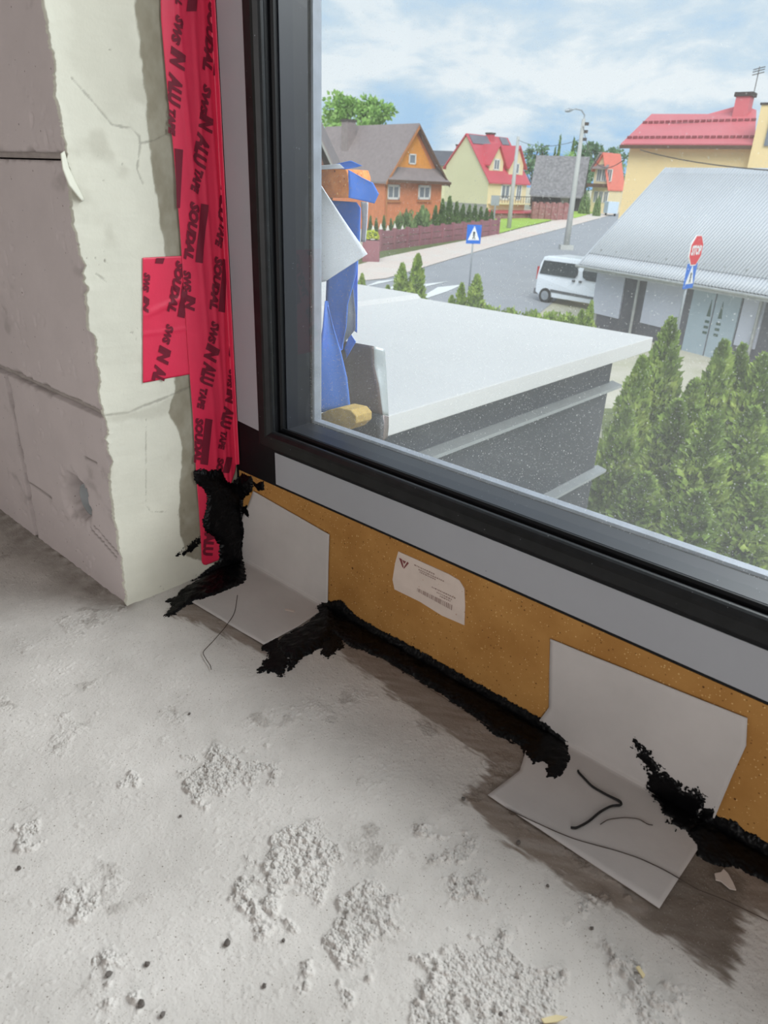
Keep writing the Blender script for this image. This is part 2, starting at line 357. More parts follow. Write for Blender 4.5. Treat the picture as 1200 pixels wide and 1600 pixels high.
# ---- left wall of aerated blocks with the plastered reveal
YF = -0.169
wall = MB()
wall.box((-3, YF + 0.048, -0.05), (-0.007, -0.001, 0.74))
for z_ in (0.2365, 0.4838): wall.box((-3, YF + 0.006, z_), (-0.010, YF + 0.048, z_ + 0.006))
wall.box((-3, YF, 0.735), (-0.0005, -0.001, 2.6))
wall_left = wall.build('wall_left', M_MORTAR); tag(wall_left, kind='structure')
def block(x0, x1, z0, z1, seed, hole=None, lines=(), free_right=False):
    c = 0.0022; nx = int((x1 - x0) / c) + 1; nz = int((z1 - z0) / c) + 1
    X, Z = np.meshgrid(np.linspace(x0, x1, nx), np.linspace(z0, z1, nz)); x = X.ravel(); z = Z.ravel()
    e = np.minimum(np.minimum(x - x0, x1 - x), np.minimum(z - z0, z1 - z))
    w = 0.0015 + 0.006 * sstep(0.5, 0.8, fbm(x * 55, z * 55, seed)) + 0.002 * fbm(x * 160, z * 160, seed + 1)
    y = YF + 0.0045 * (1 - sstep(0, 1, e / w)) + 0.0006 * (fbm(x * 20, z * 20, seed + 2) - 0.5) + 0.0003 * fbm(x * 200, z * 200, seed + 3)
    y += 0.0016 * sstep(0.80, 0.86, vnoise(x * 160, z * 160, seed + 4)) * sstep(0.45, 0.6, fbm(x * 18, z * 18, seed + 5))
    y = np.where(e < 1e-5, YF + 0.049, y)
    jx = (fbm(z * 70, z * 0 + seed, seed + 6) - 0.5) * 0.006
    x = x + np.where(x1 - x < 0.03, jx * (1 - (x1 - x) / 0.03), 0)
    dirt_shade = 0.5 * (1 - sstep(0, 1, e / (w * 1.4))) + 0.35 * sstep(0.6, 0.75, fbm(x * 14, z * 26, seed + 7))* sstep(0.5,.7,fbm(x*60,z*60,seed+9))
    P = np.stack([x, z], -1)
    if hole is not None:
        hx, hz, hr = hole
        r = np.hypot((x - hx) * 1.0, z - hz) + (fbm(x * 120, z * 120, seed + 8) - 0.5) * 0.012
        y += (0.022 + 0.012 * fbm(x * 80, z * 80, 79)) * (1 - sstep(hr - 0.006, hr + 0.001, r)) + 0.006 * (1 - sstep(hr, hr + 0.016, r + 0.016 * (fbm(x * 60, z * 60, 77) - 0.5)))
        dirt_shade += 0.25 * (1 - sstep(hr, hr + 0.012, r))
    for pl in lines:
        d = ldist(P, [on(p[0], p[1], 1, YF)[[0, 2]] for p in pl]); k = 1 - sstep(0.0006, 0.0019, d); y += 0.0015 * k; dirt_shade += 0.9 * k
    o = np_mesh('block', np.stack([x, y, z], -1), grid_faces(nx, nz), M_BLOCK, wall_left, attrs={'dirt_shade': np.clip(dirt_shade, 0, 1)})
    return o
xr = -0.0018
hp = on(118, 778, 1, YF)
block(-0.245, xr, -0.02, 0.2375, 101, (hp[0], hp[2], 0.0270), [[(46, 755), (80, 778)], [(140, 825), (182, 872)], [(146, 822), (184, 865)], [(132, 715), (150, 723)]])
block(-0.75, -0.2505, -0.02, 0.2365, 111)
block(-0.56, xr - 0.0006, 0.2422, 0.4840, 121)
block(-1.05, -0.5640, 0.2415, 0.4840, 131)
block(-0.33, xr, 0.4870, 0.7300, 141)
block(-0.82, -0.334, 0.4870, 0.7300, 151)
# loose mortar along the bed joint and a grey conduit end in the drilled hole
def joint_mortar():
    n = 120; xs = np.linspace(-0.24, -0.01, n); V = []; 
    for i, x in enumerate(xs):
        t = 0.003 + 0.004 * fbm(np.array([x * 90]), np.array([3.0]), 5)[0]; b = 0.003 * fbm(np.array([x * 70]), np.array([9.0]), 8)[0]
        V += [(x, YF + 0.012, 0.2395 + t), (x, YF + 0.003 + b, 0.2395 + t * 0.4), (x, YF + 0.004 + b, 0.2395 - t * 0.5), (x, YF + 0.012, 0.2395 - t)]
    return np_mesh('joint_mortar', V, grid_faces(4, n), M_MORTAR, wall_left)
joint_mortar()
M_CONDUIT = pm('grey conduit', (150, 154, 156), 0.6, var=0.08, scale=60)
c_ = MB(); kk = np.arange(20) * math.pi / 10; hx_, hz_0 = hp[0] + 0.0060, hp[2] - 0.004
c_.add([(hx_ + rr * math.cos(q), yy, hz_0 + rr * math.sin(q)) for yy, rr in ((YF + 0.045, 0.0185), (YF + 0.012, 0.0185), (YF + 0.012, 0.0203), (YF + 0.045, 0.0203)) for q in kk], [(i * 20 + j, i * 20 + (j + 1) % 20, (i + 1) * 20 + (j + 1) % 20, (i + 1) * 20 + j) for i in range(3) for j in range(20)])
c_.build('conduit_end', M_CONDUIT, wall_left, smooth=True)

def build_coat():
    c = 0.0011; z0, z1 = -0.012, 0.735; nz = int((z1 - z0) / c) + 1; ny = int(0.169 / c) + 1
    zz = np.linspace(z0, z1, nz); t = np.linspace(0, 1, ny)
    ye = YF - 0.0026 + 0.0022 * (fbm(zz * 500, zz * 0, 205) - 0.4) + 0.0062 * (fbm(zz * 60, zz * 0, 201) - 0.3) + 0.0022 * (fbm(zz * 240, zz * 0, 203) - 0.5) + 0.0045 * sstep(0.5, 0.75, fbm(zz * 32, zz * 0, 207, 5))
    Y = ye[:, None] + t[None, :] ** 1.0 * (0.0 - ye[:, None]); Z = np.repeat(zz[:, None], ny, 1); y = Y.ravel(); z = Z.ravel(); P = np.stack([y, z], -1)
    x = 0.0009 * (fbm(y * 18, z * 18, 211) - 0.5) + 0.0003 * (fbm(y * 60, z * 240, 213) - 0.5) + 0.0005 * (fbm(y * 14, z * 90, 215) - 0.5)
    px = lambda pl: np.array([on(p[0], p[1], 0, 0.0)[1:] for p in pl])
    x += 0.0012 * (1 - sstep(0, 0.008, y - np.repeat(ye, ny))) * (fbm(y * 90, z * 90, 217) - 0.3)
    # damp, darker band of primer beside the tape, with a stepped lower part
    d1 = px([(206, -60), (214, 40), (224, 120), (230, 200), (238, 265), (246, 320), (258, 400), (272, 500), (280, 560), (268, 628), (262, 645), (278, 668), (284, 700), (281, 760), (280, 830), (290, 868), (330, 880), (385, 880), (360, 500), (335, -60)])
    damp = sstep(-0.0012, 0.0012, sdist(P, d1) + (fbm(y * 150, z * 80, 221) - 0.5) * 0.006) * (0.72 + 0.4 * fbm(y * 90, z * 60, 223))
    low = px([(155, 655), (220, 640), (262, 622), (300, 612), (305, 640), (262, 648), (200, 655)])
    damp = np.maximum(damp, 0.22 * sstep(-0.004, 0.003, sdist(P, low) + (fbm(y * 80, z * 80, 225) - 0.5) * 0.012))
    damp = np.maximum(damp, 0.25 * sstep(0.55, 0.75, fbm(y * 22, z * 22, 227)))
    up = px([(95, -40), (205, -40), (214, 110), (200, 190), (165, 180), (115, 120)])
    damp = np.maximum(damp, 0.16 * sstep(-0.01, 0.01, sdist(P, up) + (fbm(y * 60, z * 60, 229) - 0.5) * 0.02))
    crack = np.zeros(len(P))
    for pl, wd in (([(112, 122), (135, 148), (150, 165), (175, 195), (190, 198), (205, 200), (217, 213), (219, 225), (214, 265), (223, 286)], 0.0007),
                   ([(218, 224), (240, 220), (264, 207)], 0.0006), ([(228, 655), (228, 790), (236, 800), (262, 800)], 0.0004),
                   ([(158, 650), (200, 645), (225, 634), (250, 625), (300, 603)], 0.0010), 
                   ([(150, 428), (162, 436)], 0.0005), ([(153, 430), (165, 440)], 0.0005), ([(285, 857), (313, 838)], 0.0009)):
        L_ = px(pl); dd = ldist(P, L_) + (fbm(y * 160, z * 160, 231) - 0.5) * 0.0022
        k = 1 - sstep(wd * 0.5, wd * 1.9, dd); crack = np.maximum(crack, k * 0.42 * (0.4 + fbm(y * 50, z * 50, 233))); x -= 0.0003 * k
    dots = sstep(0.93, 0.96, vnoise(y * 330, z * 330, 235)) * sstep(0.6, 0.7, fbm(y * 25, z * 25, 237)); x -= 0.0006 * dots; crack = np.maximum(crack, 0.6 * dots)
    V = np.stack([x, y, z], -1).reshape(nz, ny, 3)
    sk = V[:, :1].copy(); sk[:, :, 0] = -0.0075; sk[:, :, 1] += 0.0012
    V = np.concatenate([sk, V], 1); pad = lambda a: np.concatenate([a.reshape(nz, ny)[:, :1], a.reshape(nz, ny)], 1).ravel()
    return np_mesh('reveal_plaster', V.reshape(-1, 3), grid_faces(ny + 1, nz), M_COAT, wall_left, attrs={'damp': np.clip(pad(damp), 0, 1), 'crack': np.clip(pad(crack), 0, 1)})
build_coat()
# a curled flake of the plaster edge
fl = [on(95, 240, 0, 0.004), on(98, 264, 0, 0.009), on(108, 290, 0, 0.010), on(128, 315, 0, 0.002)]
fr = [on(100, 236, 0, 0.0), on(107, 262, 0, 0.001), on(118, 286, 0, 0.001), on(131, 312, 0, 0.0005)]
ruled('plaster_flake', fl, fr, 5, M_COAT, wall_left, 0.0012)

WX0_ = 0.0046
# ---- the rest of the room (behind and beside the viewer)
def structure(name, boxes, mat=None):
    b = MB()
    for a, c in boxes: b.box(a, c)
    return tag(b.build(name, mat or M_ROOM), kind='structure')
structure('added_gap_fill', [((-0.0068, 0.001, -0.05), (WX0_, 0.078, 2.32)), ((-0.3, 0.001, -0.3), (-0.0068, 0.078, 2.32))], M_BLACKF)  # added filler blocking sky light that leaked between wall and frame
structure('ceiling', [((-3.2, -4.4, 2.6), (4.4, 0.10, 2.75))])
structure('wall_right', [((4.2, -4.2, 0.0), (4.4, 0.0, 2.6))])
structure('wall_back', [((-3.2, -4.4, 0.0), (4.4, -4.2, 2.6))])
structure('wall_side', [((-3.2, -4.2, 0.0), (-3.0, 0.0, 2.6))])
structure('wall_window', [((2.62, -0.20, 0.0), (4.2, -0.001, 2.6)), ((-0.0005, -0.20, 2.32), (2.62, -0.001, 2.6)), ((-3.2, -4.4, -0.35), (4.4, -0.001, -0.02))])

# ================================================================== WINDOW
WX0, WX1, WZ0, WZ1 = 0.0045, 2.6, 0.1330, 2.3
window = thing('window_1', None, None, (0, 0, 0)); tag(window, kind='structure')
def frame_ring(name, profile, mat, bevel=0.0, members=(0, 1, 2, 3)):
    cs = [lambda o, y: (WX0 + o, y, WZ0 + o), lambda o, y: (WX1 - o, y, WZ0 + o), lambda o, y: (WX1 - o, y, WZ1 - o), lambda o, y: (WX0 + o, y, WZ1 - o)]
    n = len(profile)
    for k in members:
        a, b = cs[k], cs[(k + 1) % 4]; V = [a(*p) for p in profile] + [b(*p) for p in profile]
        MB().add(V, [tuple(range(n))[::-1], tuple(range(n, 2 * n))] + [(i, (i + 1) % n, n + (i + 1) % n, n + i) for i in range(n)]).build(name, mat, window, bevel=bevel)
frame_ring('frame_member', [(0.0003, 0), (0.0470, 0), (0.0470, 0.010), (0.0640, 0.010), (0.0640, 0.0780), (0.0003, 0.0780)], M_BLACKF)
frame_ring('glazing_bead', [(0.0485, 0.010), (0.0485, -0.0030), (0.0492, -0.0042), (0.0505, -0.0046), (0.0605, -0.0046), (0.0635, -0.0038), (0.0668, -0.0002), (0.0680, 0.0022), (0.0682, 0.0040),
                            (0.0676, 0.0060), (0.0655, 0.0075), (0.0642, 0.0100)], M_BEAD)
frame_ring('gasket', [(0.0640, 0.0150), (0.0668, 0.0152), (0.0690, 0.0172), (0.0690, 0.0192), (0.0640, 0.0205)], M_BLACKF)
frame_ring('pane_spacer', [(0.0641, 0.0265), (0.0658, 0.0265), (0.0658, 0.0640), (0.0641, 0.0640)], M_SPACER)
frame_ring('outer_lip', [(0.0600, 0.0700), (0.0672, 0.0700), (0.0678, 0.0790), (0.0660, 0.0830), (0.0600, 0.0830)], M_ALU)

def glass_mat(dust):
    m = bpy.data.materials.new('dusty window glass' if dust else 'window glass'); m.use_nodes = True; nt = m.node_tree; N = nt.nodes; L = nt.links; N.clear()
    out = N.new('ShaderNodeOutputMaterial'); tr = N.new('ShaderNodeBsdfTransparent'); tr.inputs[0].default_value = (0.97, 0.985, 0.98, 1)
    gl = N.new('ShaderNodeBsdfGlossy'); gl.inputs['Roughness'].default_value = 0.02; gl.inputs[0].default_value = (1, 1, 1, 1)
    fr = N.new('ShaderNodeFresnel'); fr.inputs[0].default_value = 1.45
    k = N.new('ShaderNodeMath'); k.operation = 'MULTIPLY'; k.inputs[1].default_value = 0.6; L.new(fr.outputs[0], k.inputs[0])
    mx = N.new('ShaderNodeMixShader'); L.new(k.outputs[0], mx.inputs[0]); L.new(tr.outputs[0], mx.inputs[1]); L.new(gl.outputs[0], mx.inputs[2]); cur = mx.outputs[0]
    if dust:
        tc = N.new('ShaderNodeTexCoord'); facs = []
        for sc, size, thr in ((420, 0.26, 0.62), (900, 0.30, 0.45), (150, 0.10, 0.86)):
            v = N.new('ShaderNodeTexVoronoi'); v.inputs['Scale'].default_value = sc; L.new(tc.outputs['Object'], v.inputs['Vector'])
            s = N.new('ShaderNodeSeparateColor'); L.new(v.outputs['Color'], s.inputs[0])
            mr = N.new('ShaderNodeMapRange'); mr.inputs['From Min'].default_value = thr; mr.inputs['From Max'].default_value = 1; mr.inputs['To Min'].default_value = 0; mr.inputs['To Max'].default_value = size
            L.new(s.outputs[0], mr.inputs['Value'])
            lt = N.new('ShaderNodeMath'); lt.operation = 'LESS_THAN'; L.new(v.outputs['Distance'], lt.inputs[0]); L.new(mr.outputs[0], lt.inputs[1]); facs.append(lt.outputs[0])
        a = facs[0]
        for f in facs[1:]:
            mm = N.new('ShaderNodeMath'); mm.operation = 'MAXIMUM'; L.new(a, mm.inputs[0]); L.new(f, mm.inputs[1]); a = mm.outputs[0]
        nz = N.new('ShaderNodeTexNoise'); nz.inputs['Scale'].default_value = 7; nz.inputs['Detail'].default_value = 5; L.new(tc.outputs['Object'], nz.inputs['Vector'])
        # dust is thicker towards the bottom edge of the pane, where rain splashes
        sx = N.new('ShaderNodeSeparateXYZ'); L.new(tc.outputs['Object'], sx.inputs[0])
        hz_ = N.new('ShaderNodeMapRange'); hz_.inputs['From Min'].default_value = 0.2; hz_.inputs['From Max'].default_value = 0.62; hz_.inputs['To Min'].default_value = 1.0; hz_.inputs['To Max'].default_value = 0.30
        L.new(sx.outputs['Z'], hz_.inputs['Value'])
        m1 = N.new('ShaderNodeMath'); m1.operation = 'MULTIPLY'; L.new(a, m1.inputs[0]); m1.inputs[1].default_value = 0.42
        m2 = N.new('ShaderNodeMath'); m2.operation = 'MULTIPLY_ADD'; L.new(nz.outputs['Fac'], m2.inputs[0]); m2.inputs[1].default_value = 0.14; m2.inputs[2].default_value = 0.05
        m3 = N.new('ShaderNodeMath'); m3.operation = 'ADD'; L.new(m1.outputs[0], m3.inputs[0]); L.new(m2.outputs[0], m3.inputs[1])
        m4 = N.new('ShaderNodeMath'); m4.operation = 'MULTIPLY'; L.new(m3.outputs[0], m4.inputs[0]); L.new(hz_.outputs[0], m4.inputs[1])
        df = N.new('ShaderNodeBsdfDiffuse'); df.inputs[0].default_value = (0.8, 0.8, 0.78, 1)
        tl = N.new('ShaderNodeBsdfTranslucent'); tl.inputs[0].default_value = (0.8, 0.8, 0.78, 1)
        dm = N.new('ShaderNodeMixShader'); dm.inputs[0].default_value = 0.5; L.new(df.outputs[0], dm.inputs[1]); L.new(tl.outputs[0], dm.inputs[2])
        mx2 = N.new('ShaderNodeMixShader'); L.new(m4.outputs[0], mx2.inputs[0]); L.new(cur, mx2.inputs[1]); L.new(dm.outputs[0], mx2.inputs[2]); cur = mx2.outputs[0]
    L.new(cur, out.inputs['Surface']); return m
g = 0.0642
def pane(y, mat):
    V = [(WX0 + g, y, WZ0 + g), (WX1 - g, y, WZ0 + g), (WX1 - g, y, WZ1 - g), (WX0 + g, y, WZ1 - g)]
    MB().add(V, [(0, 1, 2, 3)]).build('glass_pane', mat, window)
pane(0.0215, glass_mat(False)); pane(0.0660, glass_mat(True))

# protective film on the frame: upright strip with a slanted end, sill strip with a square end
def strip(pts, name='protective_film', y=0.0, t=0.0006, mat=M_FILM):
    P = [np.array((p[0], -y, p[1])) for p in pts]
    MB().prism(P, (0, -t, 0)).build(name, mat, window)
oz = lambda px, py: (on(px, py, 1, 0.0)[0], on(px, py, 1, 0.0)[2])
a_ = oz(372, 657); b_ = oz(409, 675)
strip([(0.0085, a_[1]), (0.0528, b_[1]), (0.0528, 2.25), (0.0085, 2.25)])
c0 = oz(431, 730)[0]
strip([(c0, 0.1362), (c0 - 0.0005, 0.1770), (2.55, 0.1770), (2.55, 0.1362)])

# ================================================================== SILL BOARD, MEMBRANES, PASTE, TAPE
bd = MB(); bd.box((0.0047, 0.0, -0.03), (2.6, 0.078, 0.1328))
o = bd.build('insulation_board', M_BOARD); tag(o, 'orange-brown pressed insulation board under the black window frame', 'board')

def membrane(left, right, label, bulge=0.0008):
    def wave(G, u):
        W = np.zeros_like(G); s = fbm(G[..., 0] * 30 + G[..., 1] * 9, G[..., 2] * 30 + G[..., 1] * 30, 301)
        up = G[..., 2] > 0.006
        W[..., 1] -= np.where(up, bulge * s, 0); W[..., 2] += np.where(up, 0, 1.6 * bulge * s)
        return W
    o = ruled('sealing_membrane', left, right, 40, M_MEMB, None, 0.0007, wave, sub=10)
    return tag(o, label, 'membrane', 'grey-white membrane pieces folded between board and floor')
Yb, Zf = -0.0012, 0.0013
B = lambda px, py: on(px, py, 1, Yb)
Fl = lambda px, py: on(px, py, 2, Zf)
xl = on(515, 835, 1, 0)[0]
membrane([B(396, 767), B(388, 790), np.array((0.004, Yb, 0.06)), np.array((0.003, Yb - 0.0005, 0.003)), np.array((0.002, -0.0040, Zf)), Fl(335, 915), Fl(299, 941)],
         [B(515, 835), B(514, 868), B(513, 905), np.array((xl - 0.0005, Yb - 0.0005, 0.003)), np.array((xl - 0.002, -0.0040, Zf)), Fl(465, 980), Fl(412, 1008)],
         'grey-white folded membrane piece in the corner beside the red tape')
xr1 = on(860, 998, 1, 0)[0]
membrane([B(860, 998), B(859, 1050), B(858, 1105), np.array((xr1 + 0.001, Yb - 0.0005, 0.003)), np.array((xr1 - 0.001, -0.0040, Zf)), Fl(812, 1205), Fl(762, 1243)],
         [B(1168, 1122), B(1166, 1165), B(1143, 1215), np.array((0.634, Yb - 0.0005, 0.003)), np.array((0.634, -0.0040, Zf)), Fl(1091, 1326), Fl(1030, 1420)],
         'large grey-white folded membrane piece with a thick black thread lying on it')

PLANES = {'reveal': (0, 1, 2, 1.0), 'board': (1, 0, 2, -1.0), 'floor': (2, 0, 1, 1.0)}   # fixed axis, two plane axes, outward sign
def paste(label, jobs, name='sealant_smear', group=None):
    """jobs: (plane, pixel outline, thickness, edge noise, noise frequency, lift)"""
    VV, FF, n0 = [], [], 0
    for plane, poly, th, amp, fr, lift in jobs:
        ax, ua, va, sg = PLANES[plane]
        off = lift * sg
        P2 = np.array([on(p[0], p[1], ax, off)[[ua, va]] for p in poly]); c = 0.0009
        lo = P2.min(0) - 0.008; hi = P2.max(0) + 0.008
        lim = {'reveal': ((-0.2, -0.002), (0, 0.9)), 'board': ((0.0, -0.002), (1.2, 0.5)), 'floor': ((0.0, -0.6), (1.0, 0.0))}[plane]
        if plane == 'reveal': lo = np.maximum(lo, (-0.2, -0.002)); hi = np.minimum(hi, (0.002, 0.9))
        elif plane == 'board': lo = np.maximum(lo, (-0.002, -0.002)); hi = np.minimum(hi, (1.2, 0.5))
        else: lo = np.maximum(lo, (-0.06, -0.6)); hi = np.minimum(hi, (1.0, 0.002))
        if (hi - lo).min() < 0.002: continue
        nu, nv = (int(q) + 2 for q in (hi - lo) / c)
        U, W = np.meshgrid(np.linspace(lo[0], hi[0], nu), np.linspace(lo[1], hi[1], nv)); u = U.ravel(); w = W.ravel()
        sd = sdist(np.stack([u, w], -1), P2)
        f = sd + (fbm(u * fr, w * fr, 401 + len(VV)) - 0.52) * amp + (fbm(u * fr * 4, w * fr * 4, 403) - 0.5) * amp * 1.0
        h = th * (1 - np.exp(-np.maximum(f, 0) / (th * 1.3))) * (0.45 + 1.1 * fbm(u * 110, w * 110, 405))
        h = np.where(f > 0, h, f * 0.9) + lift
        V = np.zeros((len(u), 3)); V[:, ax] = sg * h; V[:, ua] = u; V[:, va] = w
        fc = grid_faces(nu, nv); fc = fc[(f[fc] > -0.0016).any(1)]
        if not len(fc): continue
        used = np.unique(fc); mp = np.full(len(u), -1); mp[used] = np.arange(len(used))
        VV.append(V[used]); FF.append(mp[fc] + n0); n0 += len(used)
    o = np_mesh(name, np.concatenate(VV), np.concatenate(FF), M_PASTE)
    return tag(o, label, 'sealant', group)
corner = [(308,753),(306,738),(320,735),(327,739),(345,736),(352,752),(360,757),(369,756),(377,743),(390,747),(392,757),(389,768),(376,779),(377,805),(381,829),(377,861),(385,891),(385,907),
          (364,920),(335,931),(289,944),(281,923),(316,901),(336,886),(345,878),(346,851),(337,837),(323,829),(320,815),(325,795),(327,771),(318,760)]
paste('thick black sealant smeared down the corner over the red tape end',
      [('reveal', corner, 0.0035, 0.004, 160, 0.0045), ('board', corner, 0.004, 0.004, 160, 0.0025), ('floor', corner, 0.0035, 0.005, 160, 0.002)])
paste('small black dabs on the floor at the foot of the plaster corner',
      [('floor', [(287,925),(292,945),(276,955),(262,964),(256,960),(270,948),(262,938)], 0.001, 0.008, 200, 0.0012)])
paste('two small black dabs on the orange board right of the corner',
      [('board', [(392,750),(400,757),(411,752),(412,765),(403,767),(396,757)], 0.0012, 0.003, 250, 0.0006)])
paste('tiny black dab at the upper left of the corner membrane',
      [('board', [(377,795),(384,792),(389,799),(389,810),(382,803),(376,800)], 0.0012, 0.003, 250, 0.0018)])
bead_p = [(506,943),(530,941),(549,961),(573,978),(634,1010),(703,1049),(768,1086),(833,1121),(857,1136),(877,1151),(892,1173),(890,1195),(870,1222),(855,1216),(851,1192),(828,1198),(822,1180),(816,1162),
          (773,1145),(738,1114),(695,1084),(643,1054),(604,1030),(573,1016),(547,1007),(532,994),(524,990),(504,1006),(465,1030),(452,1044),(455,1026),(437,1020),(430,1004),(461,984),(495,963),(493,947)]
paste('thin black brush stroke across the plaster left of the red tape end',
      [('reveal', [(276,868),(290,858),(314,838),(318,842),(306,858),(288,866)], 0.0006, 0.010, 260, 0.0006)])
paste('long black sealant bead along the foot of the orange board between the two membranes',
      [('floor', bead_p, 0.0032, 0.006, 130, 0.0016), ('board', bead_p, 0.0028, 0.004, 150, 0.0030)], 'sealant_bead')
paste('ragged black smear on the floor in front of the corner membrane',
      [('floor', [(432,998),(446,1012),(452,1030),(440,1056),(426,1046),(402,1050),(412,1034),(422,1026),(412,1010)], 0.0011, 0.010, 170, 0.0012),
       ('floor', [(505,985),(540,985),(535,1010),(510,1032),(500,1015)], 0.0008, 0.014, 190, 0.0005)])
right_p = [(1096,1264),(1116,1262),(1114,1278),(1124,1282),(1144,1288),(1164,1304),(1200,1324),(1262,1362),(1420,1452),(1420,1500),(1262,1412),(1200,1376),(1176,1362),(1144,1350),(1120,1346),(1100,1340),(1086,1318),(1072,1300),(1084,1284)]
smear_p = [(996,1168),(1010,1180),(1018,1194),(1030,1210),(1062,1228),(1094,1244),(1100,1268),(1080,1300),(1062,1292),(1040,1270),(1016,1228),(1012,1204)]
paste('black sealant run at the right below the board past the large membrane',
      [('floor', right_p, 0.003, 0.005, 140, 0.0018), ('board', right_p, 0.003, 0.004, 140, 0.0024)], 'sealant_bead')
paste('dry-brushed black smear rising across the large membrane',
      [('board', smear_p, 0.0007, 0.017, 190, 0.0038), ('floor', smear_p, 0.0007, 0.017, 190, 0.0036)])

# ---- paper sticker with faded print on the board
SY = -0.0009
st = [B(622, 862), B(660, 879), B(700, 897), B(717, 907), B(725, 920), B(726, 948), B(725, 977), B(690, 962), B(655, 940), B(616, 921), B(613, 906), B(617, 880)]
stk = MB().prism([(p[0], SY, p[2]) for p in st], (0, 0.0008, 0)).build('paper_sticker', M_PAPER)
tag(stk, 'small cream paper sticker with faded barcode on the orange board', 'sticker')
o0 = on(616, 865, 1, SY); ux = on(717, 907, 1, SY) - o0; ux[2] = 0; W_ = ux[0]
sx = lambda a, b: (o0[0] + a * W_, SY - 0.0002, 0.1175 - b * 0.0335)          # a across, b down the sticker
sxp = lambda a, b: np.array(sx(a, b))
bar = MB(); a = 0.40
rb = random.Random(3)
while a < 0.93:
    w = rb.choice((0.006, 0.010, 0.016)); bar.add([sx(a, 0.86), sx(a + w, 0.86), sx(a + w, 1.06 - 0.12 * (1 - a)), sx(a, 1.06 - 0.12 * (1 - a))], [(0, 1, 2, 3)]); a += w + rb.choice((0.006, 0.010, 0.014))
bar.build('barcode', M_INK, stk)
tx = MB()
for row, (c0_, c1_) in zip((0.08, 0.17, 0.24, 0.56, 0.66, 0.74), ((0.33, 0.62), (0.40, 0.80), (0.42, 0.66), (0.62, 0.95), (0.70, 0.92), (0.75, 0.9))):
    a = c0_
    while a < c1_:
        w = rb.uniform(0.008, 0.03); tx.add([sx(a, row), sx(a + w, row), sx(a + w, row + 0.045), sx(a, row + 0.045)], [(0, 1, 2, 3)]); a += w + 0.010
tx.build('faded_print', M_INK, stk)
lg = MB()
lg.add([sx(0.08, 0.10), sx(0.125, 0.10), sx(0.165, 0.34), sx(0.15, 0.40)], [(0, 1, 2, 3)])
lg.add([sx(0.22, 0.10), sx(0.245, 0.13), sx(0.175, 0.40), sx(0.16, 0.40)], [(0, 1, 2, 3)])
lg.add([sx(0.135, 0.12), sx(0.20, 0.12), sx(0.17, 0.24)], [(0, 1, 2)])
lg.build('printed_logo', M_LOGO, stk)

# ---- red sealing tape: long strip up the reveal onto the frame, and a short crosswise piece
TL = [(247, -120), (250, 30), (258, 120), (270, 240), (281, 380), (293, 560), (300, 650), (305, 740), (309, 790), (313, 850), (314, 884)]
tl = np.array([on(p[0], p[1], 0, 0.0)[1:] for p in TL])
def tape_left(z): return np.interp(z, tl[::-1, 1], tl[::-1, 0])
def tape_x(y, z):
    u = (y - tape_left(z)) / (0 - tape_left(z))
    x = 0.0017 + 0.0007 * (fbm(y * 60 + z * 12, z * 5, 501) - 0.3)
    for c_, w, a in ((0.40 + 0.10 * np.sin(z * 5 + 1), 0.05, 0.0012), (0.66 + 0.06 * np.sin(z * 9), 0.045, 0.0016), (0.84 + 0.03 * np.sin(z * 14 + 2), 0.035, 0.0012)):
        x = x + a * np.exp(-((u - c_) / w) ** 2) * (0.4 + 0.9 * fbm(z * 7 + c_, z * 0 + 3.0, 503))
    x = x + 0.0008 * (fbm(y * 70 - z * 40, z * 22, 505) - 0.5) * sstep(0.1, 0.4, u)
    return x
def main_tape():
    zs = np.linspace(0.014, 0.78, 330); nu = 46; V = []
    for z in zs:
        yl = float(tape_left(z)); yr = -0.0025
        yr_ = yr if z > 0.14 else yr - (1 - sstep(0.085, 0.14, z)) * 0.026
        if z < 0.024: k = math.sqrt(max(0, 1 - ((0.024 - z) / 0.0102) ** 2)); m_ = (yl + yr_) / 2; yl = m_ + (yl - m_) * (0.55 + 0.45 * k); yr_ = m_ + (yr_ - m_) * (0.55 + 0.45 * k)
        y = np.linspace(yl, yr_, nu); x = tape_x(y, np.full(nu, z))
        row = np.stack([x, y, np.full(nu, z)], -1)
        if z > 0.14: ext = np.array([(0.0036, -0.0022, z), (0.0062, -0.0018, z), (0.0086 - 0.001 * fbm(np.array([z * 40]), np.array([1.0]), 9)[0], -0.0013, z)])
        else: ext = np.repeat(row[-1:], 3, 0)
        V.append(np.concatenate([row, ext]))
    V = np.array(V); n = V.shape[1]
    o = np_mesh('sealing_tape', V.reshape(-1, 3), grid_faces(n, len(zs))[:, ::-1], M_TAPE); md = o.modifiers.new('thickness', 'SOLIDIFY'); md.thickness = 0.0002; md.offset = 0
    return tag(o, 'long red printed sealing tape running up the reveal beside the frame', 'tape')
tape = main_tape()
def side_x(y, z): return 0.0009 + 0.0005 * (fbm(y * 70, z * 70, 511) - 0.2) + 0.0012 * np.exp(-((z - 0.340 - 0.3 * (y + 0.1)) / 0.0035) ** 2) * sstep(-0.118, -0.095, y) + 0.0006 * np.exp(-((z - 0.318) / 0.002) ** 2)
def side_tape():
    zs = np.linspace(0.2662, 0.3952, 70); nu = 44; V = []
    for z in zs:
        yl = np.interp(z, (0.2662, 0.3952), (-0.1190, -0.1041)); y = np.linspace(yl, -0.0560, nu)
        V.append(np.stack([side_x(y, np.full(nu, z)), y, np.full(nu, z)], -1))
    V = np.array(V); o = np_mesh('sealing_tape', V.reshape(-1, 3), grid_faces(nu, len(zs))[:, ::-1], M_TAPE); md = o.modifiers.new('thickness', 'SOLIDIFY'); md.thickness = 0.0002; md.offset = 0
    return tag(o, 'short square piece of red printed tape tucked under the long tape', 'tape')
